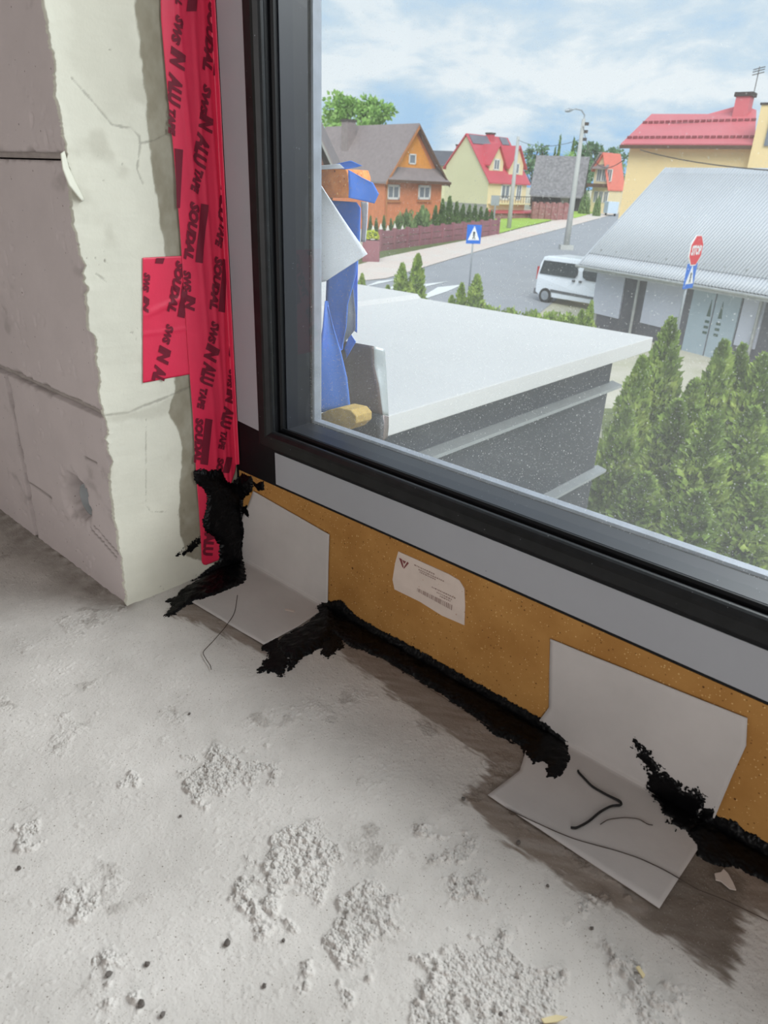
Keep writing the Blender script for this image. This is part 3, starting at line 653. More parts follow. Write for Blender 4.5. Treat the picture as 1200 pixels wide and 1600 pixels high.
side = side_tape()
def print_words(parent, surf, runs, bars, name='printed_lettering'):
    """runs: word, pixel start and end of its baseline side centre line, letter height in pixels; letters stand on the reveal plane"""
    VV, TT, n0 = [], [], 0
    for w, p0, p1, hpx in runs:
        a = on(*p0, 0, 0.0)[1:]; b = on(*p1, 0, 0.0)[1:]
        q = on(p0[0] + hpx, p0[1], 0, 0.0)[1:]; hh = abs(q[0] - a[0])
        d = b - a; ln = np.linalg.norm(d); d /= ln; nrm = np.array([-d[1], d[0]])            # reading downwards, letter tops to the right
        Vw, T, wd = word(w, 0.07, 0.25)
        yz = a + np.outer(Vw[:, 0] / wd * ln, d) + np.outer((Vw[:, 1] - 0.5) * hh, nrm)
        x = surf(yz[:, 0], yz[:, 1]) + 0.0008
        VV.append(np.stack([x, yz[:, 0], yz[:, 1]], -1)); TT.append(np.array(T) + n0); n0 += len(x)
    for quad in bars:
        P = np.array([on(*p, 0, 0.0)[1:] for p in quad]); k = 10; u, v = np.meshgrid(np.linspace(0, 1, 4), np.linspace(0, 1, k))
        yz = ((1 - u)[..., None] * (1 - v)[..., None] * P[0] + u[..., None] * (1 - v)[..., None] * P[1] + u[..., None] * v[..., None] * P[2] + (1 - u)[..., None] * v[..., None] * P[3]).reshape(-1, 2)
        x = surf(yz[:, 0], yz[:, 1]) + 0.0008; q = grid_faces(4, k); t = np.concatenate([q[:, :3], q[:, [0, 2, 3]]])
        VV.append(np.stack([x, yz[:, 0], yz[:, 1]], -1)); TT.append(t + n0); n0 += len(x)
    return np_mesh(name, np.concatenate(VV), np.concatenate(TT), M_PRINT, parent, smooth=False)
runs = [('L', (277, 0), (276, 9), 10), ('SWS', (279, 26), (271, 69), 13), ('IN', (277, 77), (274, 107), 22), ('ALU', (273, 116), (269, 166), 21), ('TAPE', (267, 170), (266, 212), 11),
        ('SOUDAL', (331, 6), (321, 112), 15), ('SWS', (322, 133), (314, 181), 12), ('IN', (320, 178), (318, 206), 21), ('ALU', (317, 210), (307, 261), 21), ('TAPE', (309, 265), (301, 301), 13),
        ('SOUDAL', (303, 316), (292, 406), 15), ('SWS', (290, 422), (291, 456), 12), ('IN', (296, 460), (294, 485), 16),
        ('ALU', (349, 290), (342, 347), 12), ('TAPE', (346, 350), (338, 386), 11), ('SOUDAL', (340, 401), (331, 484), 13),
        ('SWS', (335, 502), (327, 536), 13), ('IN', (332, 538), (325, 564), 21), ('ALU', (327, 566), (319, 602), 22), ('TAPE', (317, 606), (311, 639), 12), ('SOUDAL', (310, 652), (307, 722), 13),
        ('L', (364, 522), (360, 558), 10), ('SWS', (361, 577), (356, 605), 10), ('IN', (361, 607), (357, 631), 17), ('ALU', (356, 634), (349, 670), 18), ('TAPE', (348, 673), (343, 702), 10), ('SO', (343, 714), (340, 737), 12),
        ('ALU', (326, 829), (322, 869), 17)]
bars = [[(292, -8), (307, -8), (304, 18), (289, 18)], [(335, 45), (342, 45), (342, 118), (331, 118)], [(271, 232), (284, 234), (279, 325), (274, 325)], [(312, 318), (323, 320), (314, 411), (303, 409)],
        [(346, 404), (353, 406), (349, 488), (339, 486)], [(319, 653), (330, 655), (323, 726), (311, 724)], [(351, 713), (361, 714), (356, 738), (346, 738)]]
print_words(tape, tape_x, runs, bars)
print_words(side, side_x, [('SWS', (229, 426), (226, 456), 10), ('IN', (228, 462), (226, 488), 9), ('SOUDAL', (281, 408), (266, 488), 14), ('SWS', (265, 507), (257, 537), 12),
                           ('IN', (258, 541), (252, 568), 19), ('AL', (251, 571), (245, 596), 20)],
            [[(243, 403), (256, 403), (253, 412), (241, 411)], [(284, 442), (292, 446), (287, 497), (276, 494)]])

# ---- threads, hairs and grit
def thread(label, pts, r, mat, cat='thread', lift=0.0016, plane='floor', name='thread'):
    P = []
    for p in pts:
        if len(p) == 3: P.append(on(p[0], p[1], 1, -p[2]))
        else: q = on(p[0], p[1], 2, lift + r); P.append(q)
    P = np.array(P); t = np.arange(len(P)); s = np.linspace(0, len(P) - 1, (len(P) - 1) * 6 + 1)
    Q = np.stack([np.interp(s, t, P[:, k]) for k in range(3)], -1)
    for _ in range(3): Q[1:-1] = (Q[:-2] + 2 * Q[1:-1] + Q[2:]) / 4
    return tag(MB().tube(Q, r, 6).build(name, mat, smooth=True), label, cat)
thread('thick black bent thread lying on the large membrane', [(901, 1174, 0.003), (902, 1190, 0.003), (903, 1206), (910, 1213), (925, 1229), (950, 1243), (970, 1252), (971, 1258), (955, 1259), (938, 1268), (918, 1285), (900, 1294), (892, 1293)], 0.0011, M_THREAD, lift=0.0024)
thread('thin dark hair running diagonally over the large membrane to the right floor', [(792, 1264), (830, 1282), (870, 1300), (900, 1312), (960, 1328), (1000, 1341), (1040, 1360), (1065, 1375), (1090, 1390), (1130, 1405), (1170, 1424), (1215, 1446)], 0.00042, M_HAIR, 'hair', 0.0022, name='hair')
thread('short wavy dark hair in the middle of the large membrane', [(938, 1288), (950, 1280), (975, 1277), (998, 1279), (1012, 1288), (1020, 1289)], 0.00038, M_HAIR, 'hair', 0.0026, name='hair')
thread('long kinked dark hair hanging off the corner membrane onto the floor', [(371, 930), (367, 958), (352, 980), (333, 1002), (316, 1019), (322, 1030), (329, 1040), (330, 1046)], 0.00042, M_HAIR, 'hair', 0.0022, name='hair')
thread('thin curved dark hair on the floor beside the long sealant bead', [(545, 1014), (560, 1008), (600, 1030), (680, 1082), (740, 1120), (787, 1148)], 0.00028, M_HAIR, 'hair', 0.0012, name='hair')
def chip(label, outline, mat, cat, name, lift=0.001, th=0.0012, group=None):
    P = [on(p[0], p[1], 2, lift) for p in outline]
    return tag(MB().prism(P, (0, 0, th)).build(name, mat, bevel=0.0002), label, cat, group)
M_CHIP = pm('pale paper scrap', (196, 184, 176), 0.85, var=0.08, scale=90)
M_STRAW = pm('pale wood splinter', (205, 190, 150), 0.7)
M_GRIT = pm('dark grit', (96, 90, 86), 0.9, var=0.25, scale=300)
chip('torn pale paper scrap on the floor at the far right', [(1116, 1366), (1126, 1364), (1130, 1359), (1137, 1366), (1145, 1380), (1150, 1392), (1140, 1390), (1126, 1378), (1118, 1376)], M_CHIP, 'scrap', 'paper_scrap')
chip('short pale wood splinter standing out on the crumbly floor', [(993, 1512), (998, 1510), (1008, 1525), (1004, 1530)], M_STRAW, 'splinter', 'wood_splinter', 0.003)
chip('long pale wood splinter at the bottom edge of the floor', [(845, 1593), (868, 1587), (887, 1590), (870, 1598), (850, 1600)], M_STRAW, 'splinter', 'wood_splinter', 0.003)
chip('tiny white plastic chip on the corner membrane', [(446, 951), (461, 954), (460, 957), (445, 954)], M_CHIP, 'chip', 'plastic_chip', 0.0022, 0.0006)
rg = random.Random(11); gme = None
GL = ['largest dark grit crumb below the lower left crumbly patch', 'dark grit crumb left of the large crumb on the bottom floor', 'dark grit crumb on the small crumbly patch at lower left', 'big dark grit crumb near the bottom edge of the floor', 'dark grit crumb just right of the big bottom edge one', 'small dark grit crumb alone left of the long crumbly patch', 'small dark grit crumb touching the middle crumbly patch', 'tiny dark grit crumb below the long kinked hair', 'dark grit crumb at the left corner of the large membrane', 'dark grit crumb under the front edge of the large membrane', 'small dark grit crumb in front of the large membrane', 'dark grit crumb near the left edge of the floor', 'small dark grit crumb under the upper left crumbly patch', 'dark grit crumb on the large crumbly patch at the bottom', 'small dark grit crumb before the brown primer at the right']
for gi, (px, py, r) in enumerate(((355, 1473, .0026), (230, 1506, .0020), (170, 1522, .0024), (221, 1568, .0026), (254, 1585, .0020), (413, 1540, .0016), (443, 1469, .0014), (296, 1115, .0014), (724, 1248, .0020), (810, 1316, .0020), (856, 1384, .0014), (30, 1356, .0018), (282, 1275, .0014), (782, 1585, .0020), (925, 1450, .0014))):
    if gme is None:
        b = bmesh.new(); bmesh.ops.create_icosphere(b, subdivisions=2, radius=1.0)
        for v in b.verts: v.co *= 0.75 + 0.5 * rg.random()
        gme = bpy.data.meshes.new('grit'); b.to_mesh(gme); b.free(); gme.materials.append(M_GRIT)
    o = bpy.data.objects.new('grit', gme); COL.objects.link(o); q = on(px, py, 2, 0.0005 + r * 0.4); o.location = q; o.scale = (r, r * 0.8, r * 0.7); o.rotation_euler = (0, 0, rg.random() * 6)
    tag(o, GL[gi], 'grit', 'loose grit on the floor')

# ================================================================== OUTSIDE THE PANE, WITHIN REACH
M_BLUE = pm('blue vapour foil', (62, 118, 212), 0.5, var=0.08, scale=20, bump=0.12, bscale=260, spec=0.35)
M_BLUED = pm('grey back of foil', (104, 110, 116), 0.6, var=0.1, scale=30)
M_FLEECE = pm('white woven fleece', (222, 226, 234), 0.7, var=0.03, scale=20, bump=0.5, bscale=700)
M_CORK = pm('orange crumbly foam', (222, 140, 76), 0.9, col2=(190, 108, 54), scale=90, bump=0.9, bscale=220, specks=[(220, 0.25, (232, 176, 110), 0.6), (180, 0.22, (110, 56, 22), 0.6)])
M_TIN = pm('bent brown sheet metal', (112, 100, 98), 0.4, var=0.08, scale=12, metal=0.35, spec=0.5)
M_TINL = pm('grey fold of sheet metal', (158, 164, 166), 0.45, var=0.06, scale=12, metal=0.3)
M_TIND = pm('dark end of sheet metal', (70, 70, 72), 0.45, metal=0.3)
M_YFOAM = pm('yellow-brown foam', (160, 134, 74), 0.9, var=0.15, scale=120, bump=0.8, bscale=180)
O3 = lambda pts: [on(p[0], p[1], 1, p[2]) for p in pts]
def foil(name, left, right, mat, parent=None, nu=10, th=0.0008, amp=0.004, sd=1):
    def wave(G, u):
        W = np.zeros_like(G); W[..., 1] = amp * np.sin(u[None, :] * 3.1) + amp * 0.8 * (fbm(G[..., 0] * 40, G[..., 2] * 12, 600 + sd) - 0.5); return W
    return ruled(name, O3(left), O3(right), nu, mat, parent, th, wave)
# crumbly orange block wrapped in blue foil flaps at the top of the stack
bk = thing('foam_block', 'orange crumbly foam block end wrapped in blue foil outside the pane', 'foam block', on(520, 290, 1, 0.16))
def rel(o, parent):                                  # keep world placement under a moved empty
    o.location = -Vector(parent.location); return o
blk = [(470, 264), (500, 264), (540, 264), (544, 275), (545, 295), (544, 309), (520, 309), (470, 308)]
rel(MB().prism(O3([(a, b, 0.150) for a, b in blk]), (-0.01, 0.05, 0)).build('foam_core', M_CORK, bk, bevel=0.001), bk)
rel(foil('foil_flap', [(544, 265, 0.1505), (544, 280, 0.1505), (545, 295, 0.1505), (544.5, 309, 0.1505)], [(565, 278, 0.160), (583, 286, 0.170), (592, 303, 0.176), (585, 318, 0.174)], M_BLUE, bk, sd=2, amp=0.001), bk)
rel(foil('foil_flap', [(495, 266, 0.150), (520, 263, 0.150), (541, 264, 0.150)], [(520, 258, 0.150), (548, 251, 0.155), (566, 259, 0.16)], M_BLUE, bk, sd=3, amp=0.001), bk)
rel(foil('foil_flap', [(470, 262, 0.1485), (498, 259, 0.1485), (530, 256, 0.15)], [(470, 266, 0.1485), (500, 265, 0.1485), (538, 263, 0.15)], M_FLEECE, bk, sd=4, amp=0.0005), bk)
# hanging blue foil
hf = thing('blue_foil', 'blue vapour foil hanging in folds outside the lower left of the pane', 'foil', on(525, 620, 1, 0.14))
rel(foil('upper_fold', [(500, 312, 0.175), (505, 340, 0.175), (507, 400, 0.172), (510, 440, 0.170), (508, 500, 0.165), (520, 540, 0.160), (532, 548, 0.158)],
         [(556, 316, 0.180), (563, 325, 0.182), (562, 375, 0.180), (556, 430, 0.176), (543, 475, 0.170), (541, 512, 0.165), (534, 545, 0.160)], M_BLUE, hf, sd=5), hf)
rel(foil('inner_fold', [(533, 420, 0.180), (541, 450, 0.178), (543, 490, 0.175), (538, 520, 0.172), (531, 540, 0.170)],
         [(548, 420, 0.184), (551, 450, 0.183), (555, 490, 0.182), (555, 515, 0.180), (540, 532, 0.176)], M_BLUED, hf, sd=6, amp=0.002), hf)
rel(foil('outer_fold', [(545, 370, 0.186), (546, 420, 0.186), (551, 450, 0.186), (553, 480, 0.185), (554, 518, 0.185)],
         [(560, 372, 0.188), (559, 420, 0.188), (558, 450, 0.188), (558, 480, 0.187), (557.5, 520, 0.187)], M_BLUE, hf, sd=7, amp=0.001), hf)
rel(foil('lower_fold', [(508, 470, 0.150), (504, 510, 0.140), (500, 540, 0.132), (497, 590, 0.125), (497, 645, 0.122)],
         [(510, 472, 0.152), (521, 510, 0.150), (532, 548, 0.148), (542, 590, 0.146), (547, 641, 0.145)], M_BLUE, hf, sd=8), hf)
rel(foil('foil_corner', [(546, 520, 0.19), (543, 532, 0.19), (538, 545, 0.19)], [(549, 524, 0.192), (556, 534, 0.194), (541, 560, 0.19)], M_BLUE, hf, sd=12, amp=0.001), hf)
ff = foil('fleece_flap', [(470, 250, 0.105), (470, 300, 0.105), (470, 360, 0.105), (470, 420, 0.105), (470, 445, 0.105)],
          [(492, 275, 0.110), (515, 310, 0.120), (545, 355, 0.135), (574, 397, 0.145), (508, 440, 0.120)], M_FLEECE, sd=9, amp=0.002, nu=14)
tag(ff, 'white woven fleece flap with a pointed corner outside the left of the pane', 'flap')
rel(foil('grey_strip', [(564, 315, 0.30), (566, 345, 0.30), (564, 378, 0.30)], [(575, 316, 0.30), (574, 345, 0.30), (571, 378, 0.30)], M_FLEECE, hf, sd=10, amp=0.0005, nu=4), hf)
tn = thing('bent_flashing', 'bent brown sheet metal end flashing outside the lower left of the pane', 'flashing', on(580, 600, 1, 0.20))
rel(foil('flashing_face', [(526, 531, 0.200), (530, 560, 0.200), (535, 600, 0.200), (536, 637, 0.200)], [(584, 541, 0.205), (585, 572, 0.205), (592, 600, 0.205), (598, 648, 0.205)], M_TIN, tn, sd=11, amp=0.001), tn)
rel(foil('flashing_fold', [(584, 541, 0.205), (585, 572, 0.205), (592, 600, 0.205), (598, 648, 0.205)], [(601, 546, 0.222), (603, 572, 0.222), (605, 610, 0.222), (607, 650, 0.222)], M_TINL, tn, nu=5, amp=0.0005, sd=13), tn)
rel(foil('flashing_foot', [(536, 637, 0.200), (545, 656, 0.190), (545, 684, 0.180)], [(598, 648, 0.205), (600, 660, 0.198), (598, 690, 0.19)], M_TIND, tn, nu=5, amp=0.0005, sd=14), tn)
rel(foil('flashing_end', [(598, 648, 0.205), (599, 662, 0.20), (597, 690, 0.195)], [(607, 651, 0.222), (607, 668, 0.222), (605.5, 683, 0.222)], M_TIN, tn, nu=4, amp=0.0003, sd=15), tn)
yf = [(480, 655), (497, 648), (512, 641), (530, 637), (548, 641), (556, 650), (556, 662), (545, 672), (500, 672), (480, 672)]
o = MB().prism(O3([(a, b, 0.106) for a, b in yf]), (0.0, 0.03, 0)).build('foam_bead', M_YFOAM, bevel=0.0015); tag(o, 'yellow-brown foam lump at the bottom left corner of the pane outside', 'foam')

# ================================================================== ANNEX WITH WHITE FLAT ROOF
M_WHITE = pm('white roof sheet', (226, 223, 221), 0.6, var=0.015, scale=2, spec=0.2, specks=[(14, 0.03, (90, 90, 90), 0.7)])
M_ANNEX = pm('dark grey annex wall', (80, 82, 88), 0.7, var=0.06, scale=8, bump=0.1, bscale=60)
M_LEDGE = pm('grey drip ledge', (168, 171, 172), 0.5, var=0.05, scale=10, metal=0.15)
PX = on(609, 649, 2, CAM[2] - 1.0)[0]
ax_ = thing('annex', 'dark grey annex with a white flat roof just outside the window', 'annex', (PX - 1.5, 2.6, -4.2))
def relb(mb, name, mat, parent, **k):
    o = mb.build(name, mat, parent, **k); return rel(o, parent)
zt = CAM[2] - 1.0; zb = zt - 0.104; ye_ = on(1021, 527, 2, zt)[1]; xw = PX - 0.19; yw = ye_ - 0.22
relb(MB().box((-8.0, 0.25, zb), (PX, ye_, zt)), 'roof_slab', M_WHITE, ax_, bevel=0.006)
xs = on(678, 464, 2, zt)[0]
relb(MB().prism([(-8, 0.25, zt - 0.01), (xs, 0.25, zt - 0.01), (xs - 0.06, 0.25, zt + 0.035), (-8, 0.25, zt + 0.035)], (0, ye_ - 0.25 - 0.01, 0)), 'roof_panel', M_WHITE, ax_)
relb(MB().box((-7.6, 0.12, -4.2), (xw, yw, zb + 0.01)), 'annex_wall', M_ANNEX, ax_)
def ledge(q):
    z = on(q[0], q[1], 0, xw)[2]
    b = MB(); b.prism([(xw - 0.01, 0.12, z + 0.006), (xw + 0.075, 0.12, z - 0.012), (xw + 0.075, 0.12, z - 0.034), (xw + 0.062, 0.12, z - 0.034), (xw + 0.060, 0.12, z - 0.022), (xw - 0.01, 0.12, z - 0.012)], (0, yw - 0.12 + 0.075, 0))
    b.box((-7.5, yw - 0.01, z - 0.03), (xw - 0.01, yw + 0.075, z - 0.005))
    relb(b, 'drip_ledge', M_LEDGE, ax_)
ledge((980, 588)); ledge((955, 717))

# ================================================================== STREET
M_GROUND = pm('sandy ground', (212, 204, 190), 0.95, col2=(180, 178, 150), scale=0.35, bump=0.2, bscale=4)
M_SOIL = pm('soil and grass', (86, 98, 60), 0.95, col2=(120, 128, 80), scale=2.5, bump=0.4, bscale=12)
M_ASPHALT = pm('grey asphalt', (160, 162, 168), 0.9, var=0.05, scale=0.6, bump=0.1, bscale=30)
M_PAVE = pm('pale pavement', (222, 214, 206), 0.9, col2=(226, 206, 196), scale=0.5)
M_PAINT = pm('white road paint', (238, 240, 240), 0.7, var=0.04, scale=3)
M_LAWN = pm('mown lawn', (164, 196, 80), 0.95, var=0.12, scale=0.8, bump=0.4, bscale=12)
def drape(name, near, far, mat, lift, parent=None, nu=40, nv=6, kind='structure'):
    """ground surface between two pixel polylines that lie on the ground"""
    def res(pl):
        P = np.array([gp(*p)[:2] for p in pl]); d = np.r_[0, np.cumsum(np.hypot(*np.diff(P, axis=0).T))]; t = np.linspace(0, d[-1], nu)
        return np.stack([np.interp(t, d, P[:, k]) for k in (0, 1)], -1)
    A, B_ = res(near), res(far); v = np.linspace(0, 1, nv)[:, None, None]; G = A[None] * (1 - v) + B_[None] * v
    Z = np.array([[gz(*q) + lift for q in row] for row in G])
    o = np_mesh(name, np.concatenate([G, Z[..., None]], -1).reshape(-1, 3), grid_faces(nu, nv), mat, parent)
    if parent is None: tag(o, kind=kind)
    return o
def ground():
    s = np.r_[np.linspace(-6, 40, 24), np.linspace(42, 260, 45), 400, 900, 1800]; r = np.linspace(-1, 1, 61)
    V = []
    for a in s:
        for b in r:
            p = CAM + EH * a + RH * b * (60 + abs(a) * 1.0); V.append((p[0], p[1], gz(p[0], p[1])))
    o = np_mesh('ground', V, grid_faces(61, len(s)), M_GROUND); return tag(o, kind='structure')
ground()
road = drape('road', [(560, 500), (700, 500), (830, 500), (905, 440), (960, 372), (1000, 340), (1040, 322)], [(556, 441), (600, 437), (700, 407), (800, 378), (880, 357), (960, 335), (1006, 318)], M_ASPHALT, 0.02, nu=60, nv=20)
drape('sidewalk', [(556, 441), (600, 437), (700, 407), (800, 378), (880, 357), (960, 335), (1006, 318)], [(556, 416), (600, 403), (700, 382), (777, 367), (860, 347), (955, 328), (1004, 313)], M_PAVE, 0.05, nu=60)
drape('lawn', [(776, 367), (815, 356), (850, 348), (862, 345)], [(766, 333), (800, 335), (840, 341), (862, 344.5)], M_LAWN, 0.08)
drape('lawn', [(896, 342), (915, 337), (935, 331)], [(896, 328), (915, 324), (935, 324)], M_LAWN, 0.08, nu=10)
drape('lawn', [(560, 416), (640, 396), (777, 369)], [(560, 398), (640, 385), (777, 362)], M_SOIL, 0.03, nu=20)
for q in ([(566, 440), (592, 436), (596, 431), (572, 433)], [(570, 449), (607, 441), (622, 437), (590, 441)], [(612, 466), (668, 448), (699, 441), (664, 445)], [(640, 476), (700, 456), (722, 446), (684, 450)], [(590, 458), (640, 446), (662, 440), (628, 443)]):
    P = [gp(*p, 0.035) for p in q]; MB().prism(P, (0, 0, 0.008)).build('crossing_stripe', M_PAINT, road)
drape('garden_soil', [(940, 1010), (1080, 1010), (1300, 1010)], [(940, 640), (1060, 640), (1300, 640)], M_SOIL, 0.03, nu=12)

# mountains
M_HILL = pm('wooded hills with painted haze', (122, 160, 200), 1.0, var=0.06, scale=0.004)  # blue haze of distance is put into the base colour
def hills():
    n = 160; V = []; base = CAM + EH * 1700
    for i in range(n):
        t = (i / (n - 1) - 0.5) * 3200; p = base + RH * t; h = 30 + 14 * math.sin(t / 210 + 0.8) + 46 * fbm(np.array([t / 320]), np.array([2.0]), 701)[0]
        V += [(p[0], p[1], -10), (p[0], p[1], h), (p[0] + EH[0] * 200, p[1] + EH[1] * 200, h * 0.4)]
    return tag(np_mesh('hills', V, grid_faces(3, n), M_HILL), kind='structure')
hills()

# ---- building helpers (local frame: x along the wall seen, y away from the viewer, z up)
def frame_at(name, label, cat, px, py, s, alpha, group=None):
    p = at(px, py, s); a = math.radians(alpha); g = RH * math.cos(a) + EH * math.sin(a); z = gz(p[0], p[1])
    t = thing(name, label, cat, (p[0], p[1], z), math.atan2(g[1], g[0]), group)
    t['_z'] = 0; del t['_z']
    return t, np.array([g[0], g[1]]), np.array([-g[1], g[0]]), np.array([p[0], p[1], z])
def hit(fr, px, py, x=None, y=None):
    """local point where a pixel's ray meets the local plane x=const or y=const"""
    _, g, k, o = fr; d = ray(px, py); n = g if x is not None else k; v = x if x is not None else y
    t = (v - (CAM[:2] - o[:2]) @ n) / (d[:2] @ n); p = CAM + d * t - o
    return np.array([p[:2] @ g, p[:2] @ k, p[2]])
def shell(t, w, L, zl, zr, zt_, xr_, mat, name='walls'):
    return MB().prism([(0, 0, -1), (w, 0, -1), (w, 0, zr), (xr_, 0, zt_), (0, 0, zl)], (0, L, 0)).build(name, mat, t)
def slopes(t, w, L, zl, zr, zt_, xr_, ov, og, th, mat, name='roof_slope'):
    for x0, z0 in ((0, zl), (w, zr)):
        d = np.array([x0 - xr_, z0 - zt_]); d /= np.linalg.norm(d); e = np.array([x0, z0]) + d * ov
        MB().prism([(e[0], -og, e[1] + 0.03), (xr_, -og, zt_ + 0.03), (xr_, -og, zt_ + 0.03 + th), (e[0], -og, e[1] + 0.03 + th)], (0, L + 2 * og, 0)).build(name, mat, t)
def window_y(t, x0, x1, z0, z1, y=0.0, frame=None, glass=None, bars=1, name='window'):
    """window on the face y=const that looks to -y"""
    b = MB(); f = 0.12 * (x1 - x0)
    b.box((x0, y - 0.06, z0), (x1, y + 0.05, z0 + f)); b.box((x0, y - 0.06, z1 - f), (x1, y + 0.05, z1)); b.box((x0, y - 0.06, z0), (x0 + f, y + 0.05, z1)); b.box((x1 - f, y - 0.06, z0), (x1, y + 0.05, z1))
    for k in range(bars):
        xm = x0 + (x1 - x0) * (k + 1) / (bars + 1); b.box((xm - f / 3, y - 0.05, z0), (xm + f / 3, y + 0.05, z1))
    o = b.build(name, frame or M_WFRAME, t); MB().box((x0 + f / 2, y - 0.03, z0 + f / 2), (x1 - f / 2, y + 0.02, z1 - f / 2)).build('window_glass', glass or M_WGLASS, o); return o
def window_x(t, y0, y1, z0, z1, x, **k):
    """window on the face x=const that looks to +x"""
    b = MB(); f = 0.12 * (y1 - y0)
    b.box((x - 0.05, y0, z0), (x + 0.06, y1, z0 + f)); b.box((x - 0.05, y0, z1 - f), (x + 0.06, y1, z1)); b.box((x - 0.05, y0, z0), (x + 0.06, y0 + f, z1)); b.box((x - 0.05, y1 - f, z0), (x + 0.06, y1, z1))
    ym = (y0 + y1) / 2; b.box((x - 0.05, ym - f / 3, z0), (x + 0.05, ym + f / 3, z1))
    o = b.build('window', M_WFRAME, t); MB().box((x - 0.02, y0 + f / 2, z0 + f / 2), (x + 0.03, y1 - f / 2, z1 - f / 2)).build('window_glass', M_WGLASS, o); return o
def chimney(t, x, y, z0, z1, w, mat, cap=None):
    o = MB().box((x - w / 2, y - w / 2, z0), (x + w / 2, y + w / 2, z1)).build('chimney', mat, t)
    MB().box((x - w / 2 - 0.08, y - w / 2 - 0.08, z1 - 0.12), (x + w / 2 + 0.08, y + w / 2 + 0.08, z1 + 0.05)).build('chimney_cap', cap or M_DARKCAP, o); return o
M_WFRAME = pm('white window frame', (225, 222, 218), 0.5, var=0.03)
M_WGLASS = pm('house window glass', (120, 126, 136), 0.15, var=0.15, scale=1.5, spec=0.6)
M_DARKCAP = pm('dark chimney cap', (70, 62, 60), 0.8)
M_BRICKO = pm('orange clinker brick', (206, 128, 88), 0.85, var=0.12, scale=3, bump=0.2, bscale=20)
M_WOODO = pm('orange stained boarding', (222, 146, 62), 0.7, var=0.1, scale=4)
M_ROOFB = pm('brown-grey tile roof', (140, 128, 128), 0.7, var=0.1, scale=3, bump=0.35, bscale=8)
M_TRIMB = pm('brown eaves trim', (92, 66, 50), 0.7, var=0.1)
M_WOODL = pm('orange verge board', (178, 116, 70), 0.7)
M_CREAM = pm('cream render', (204, 202, 168), 0.9, var=0.03, scale=0.4)
M_CREAMF = pm('warm cream render', (230, 212, 172), 0.9, var=0.03, scale=0.4)
M_RED = pm('red sheet roof', (196, 84, 96), 0.5, var=0.06, scale=0.6, bump=0.1, bscale=10)
M_PANEL = pm('dark roof panels', (118, 116, 126), 0.35, var=0.1, scale=1)
M_GREYP = pm('grey plinth', (150, 150, 146), 0.9)
M_DARKRAIL = pm('dark balcony rail', (70, 64, 60), 0.7)
M_PINK = pm('weathered shingle roof', (150, 147, 150), 0.9, col2=(112, 110, 114), scale=2.5, bump=0.6, bscale=5)
M_DARKW = pm('dark log wall', (58, 54, 60), 0.9, var=0.25, scale=3)
M_BRICKR = pm('red-brown brick fence', (140, 84, 84), 0.9, col2=(166, 128, 126), scale=2.5, bump=0.3, bscale=8)
M_MAROON = pm('maroon fence board', (156, 104, 112), 0.8, col2=(138, 92, 100), scale=0.8, bump=0.2, bscale=10)
M_BEIGE = pm('beige render', (240, 214, 162), 0.9, var=0.03, scale=0.3)
M_REDT = pm('dull red sheet roof', (210, 112, 120), 0.5, var=0.05, scale=0.7, bump=0.1, bscale=12)
M_ORED = pm('orange-red tile roof', (222, 122, 106), 0.7, var=0.08, scale=1.5, bump=0.3, bscale=6)
M_SILVER = pm('ribbed silver roof sheet', (196, 200, 207), 0.5, var=0.03, scale=0.5, metal=0.0)
M_GUTTER = pm('zinc gutter', (170, 172, 172), 0.5, metal=0.3)
M_CLAD = pm('pale blue-grey wall panel', (186, 190, 205), 0.7, var=0.03, scale=1)
M_DOOR = pm('grey-blue door', (160, 176, 188), 0.5, var=0.04, scale=2)
M_DARKG = pm('dark grey wall', (92, 92, 100), 0.8, var=0.1, scale=2)
M_SLOT = pm('dark green door glass', (70, 92, 84), 0.3)

# ---- orange house with brown roof
fr = frame_at('brick_house', 'orange brick house with brown tiled roof behind the maroon fence', 'house', 600, 330, 68, 43); t, g_, k_, o_ = fr
zE = hit(fr, 600, 279, y=0)[2]; xB = hit(fr, 691, 282, y=0)[0]; zR = hit(fr, 652, 197, y=0)[2]; xR = hit(fr, 648, 200, y=0)[0]; Lh = 12.0
shell(t, xB, Lh, zE, zE, zR - 0.05, xR, M_BRICKO)
slopes(t, xB, Lh, zE, zE, zR, xR, 0.55, 0.6, 0.16, M_ROOFB)
z1 = hit(fr, 640, 262, y=-0.1)[2]
MB().prism([(xR * 0.36, -0.05, z1 - 0.1), (xB - (xB - xR) * 0.36, -0.05, z1 - 0.1), (xR, -0.05, zR - 0.45)], (0, 0.1, 0)).build('gable_boarding', M_WOODO, t)
MB().prism([(-0.3, -0.8, zE - 0.1), (xB + 0.3, -0.8, zE - 0.1), (xB * 0.93, -0.02, z1 + 0.05), (xB * 0.07, -0.02, z1 + 0.05)], (0, 0, -0.12)).build('pent_roof', M_ROOFB, t)
MB().box((-0.35, -0.85, zE - 0.28), (xB + 0.35, -0.78, zE - 0.05)).build('eaves_board', M_TRIMB, t)
for sgn, x0 in ((1, -0.4), (-1, xB + 0.4)):
    zz0 = zE - 0.35
    MB().prism([(x0, -0.66, zz0 + 0.10), (xR, -0.66, zR + 0.02), (xR, -0.66, zR - 0.26), (x0, -0.66, zz0 - 0.16)], (0, 0.06, 0)).build('verge_board', M_WOODL if sgn > 0 else M_TRIMB, t)
for a, b in (((605, 288), (624, 312)), ((654, 289), (672, 312))):
    p = hit(fr, *a, y=-0.02); q = hit(fr, *b, y=-0.02); window_y(t, p[0], q[0], q[2], p[2])
    MB().box((p[0] - 0.1, -0.18, q[2] - 0.22), (q[0] + 0.1, 0.02, q[2] - 0.08)).build('window_sill', M_WOODL, t)
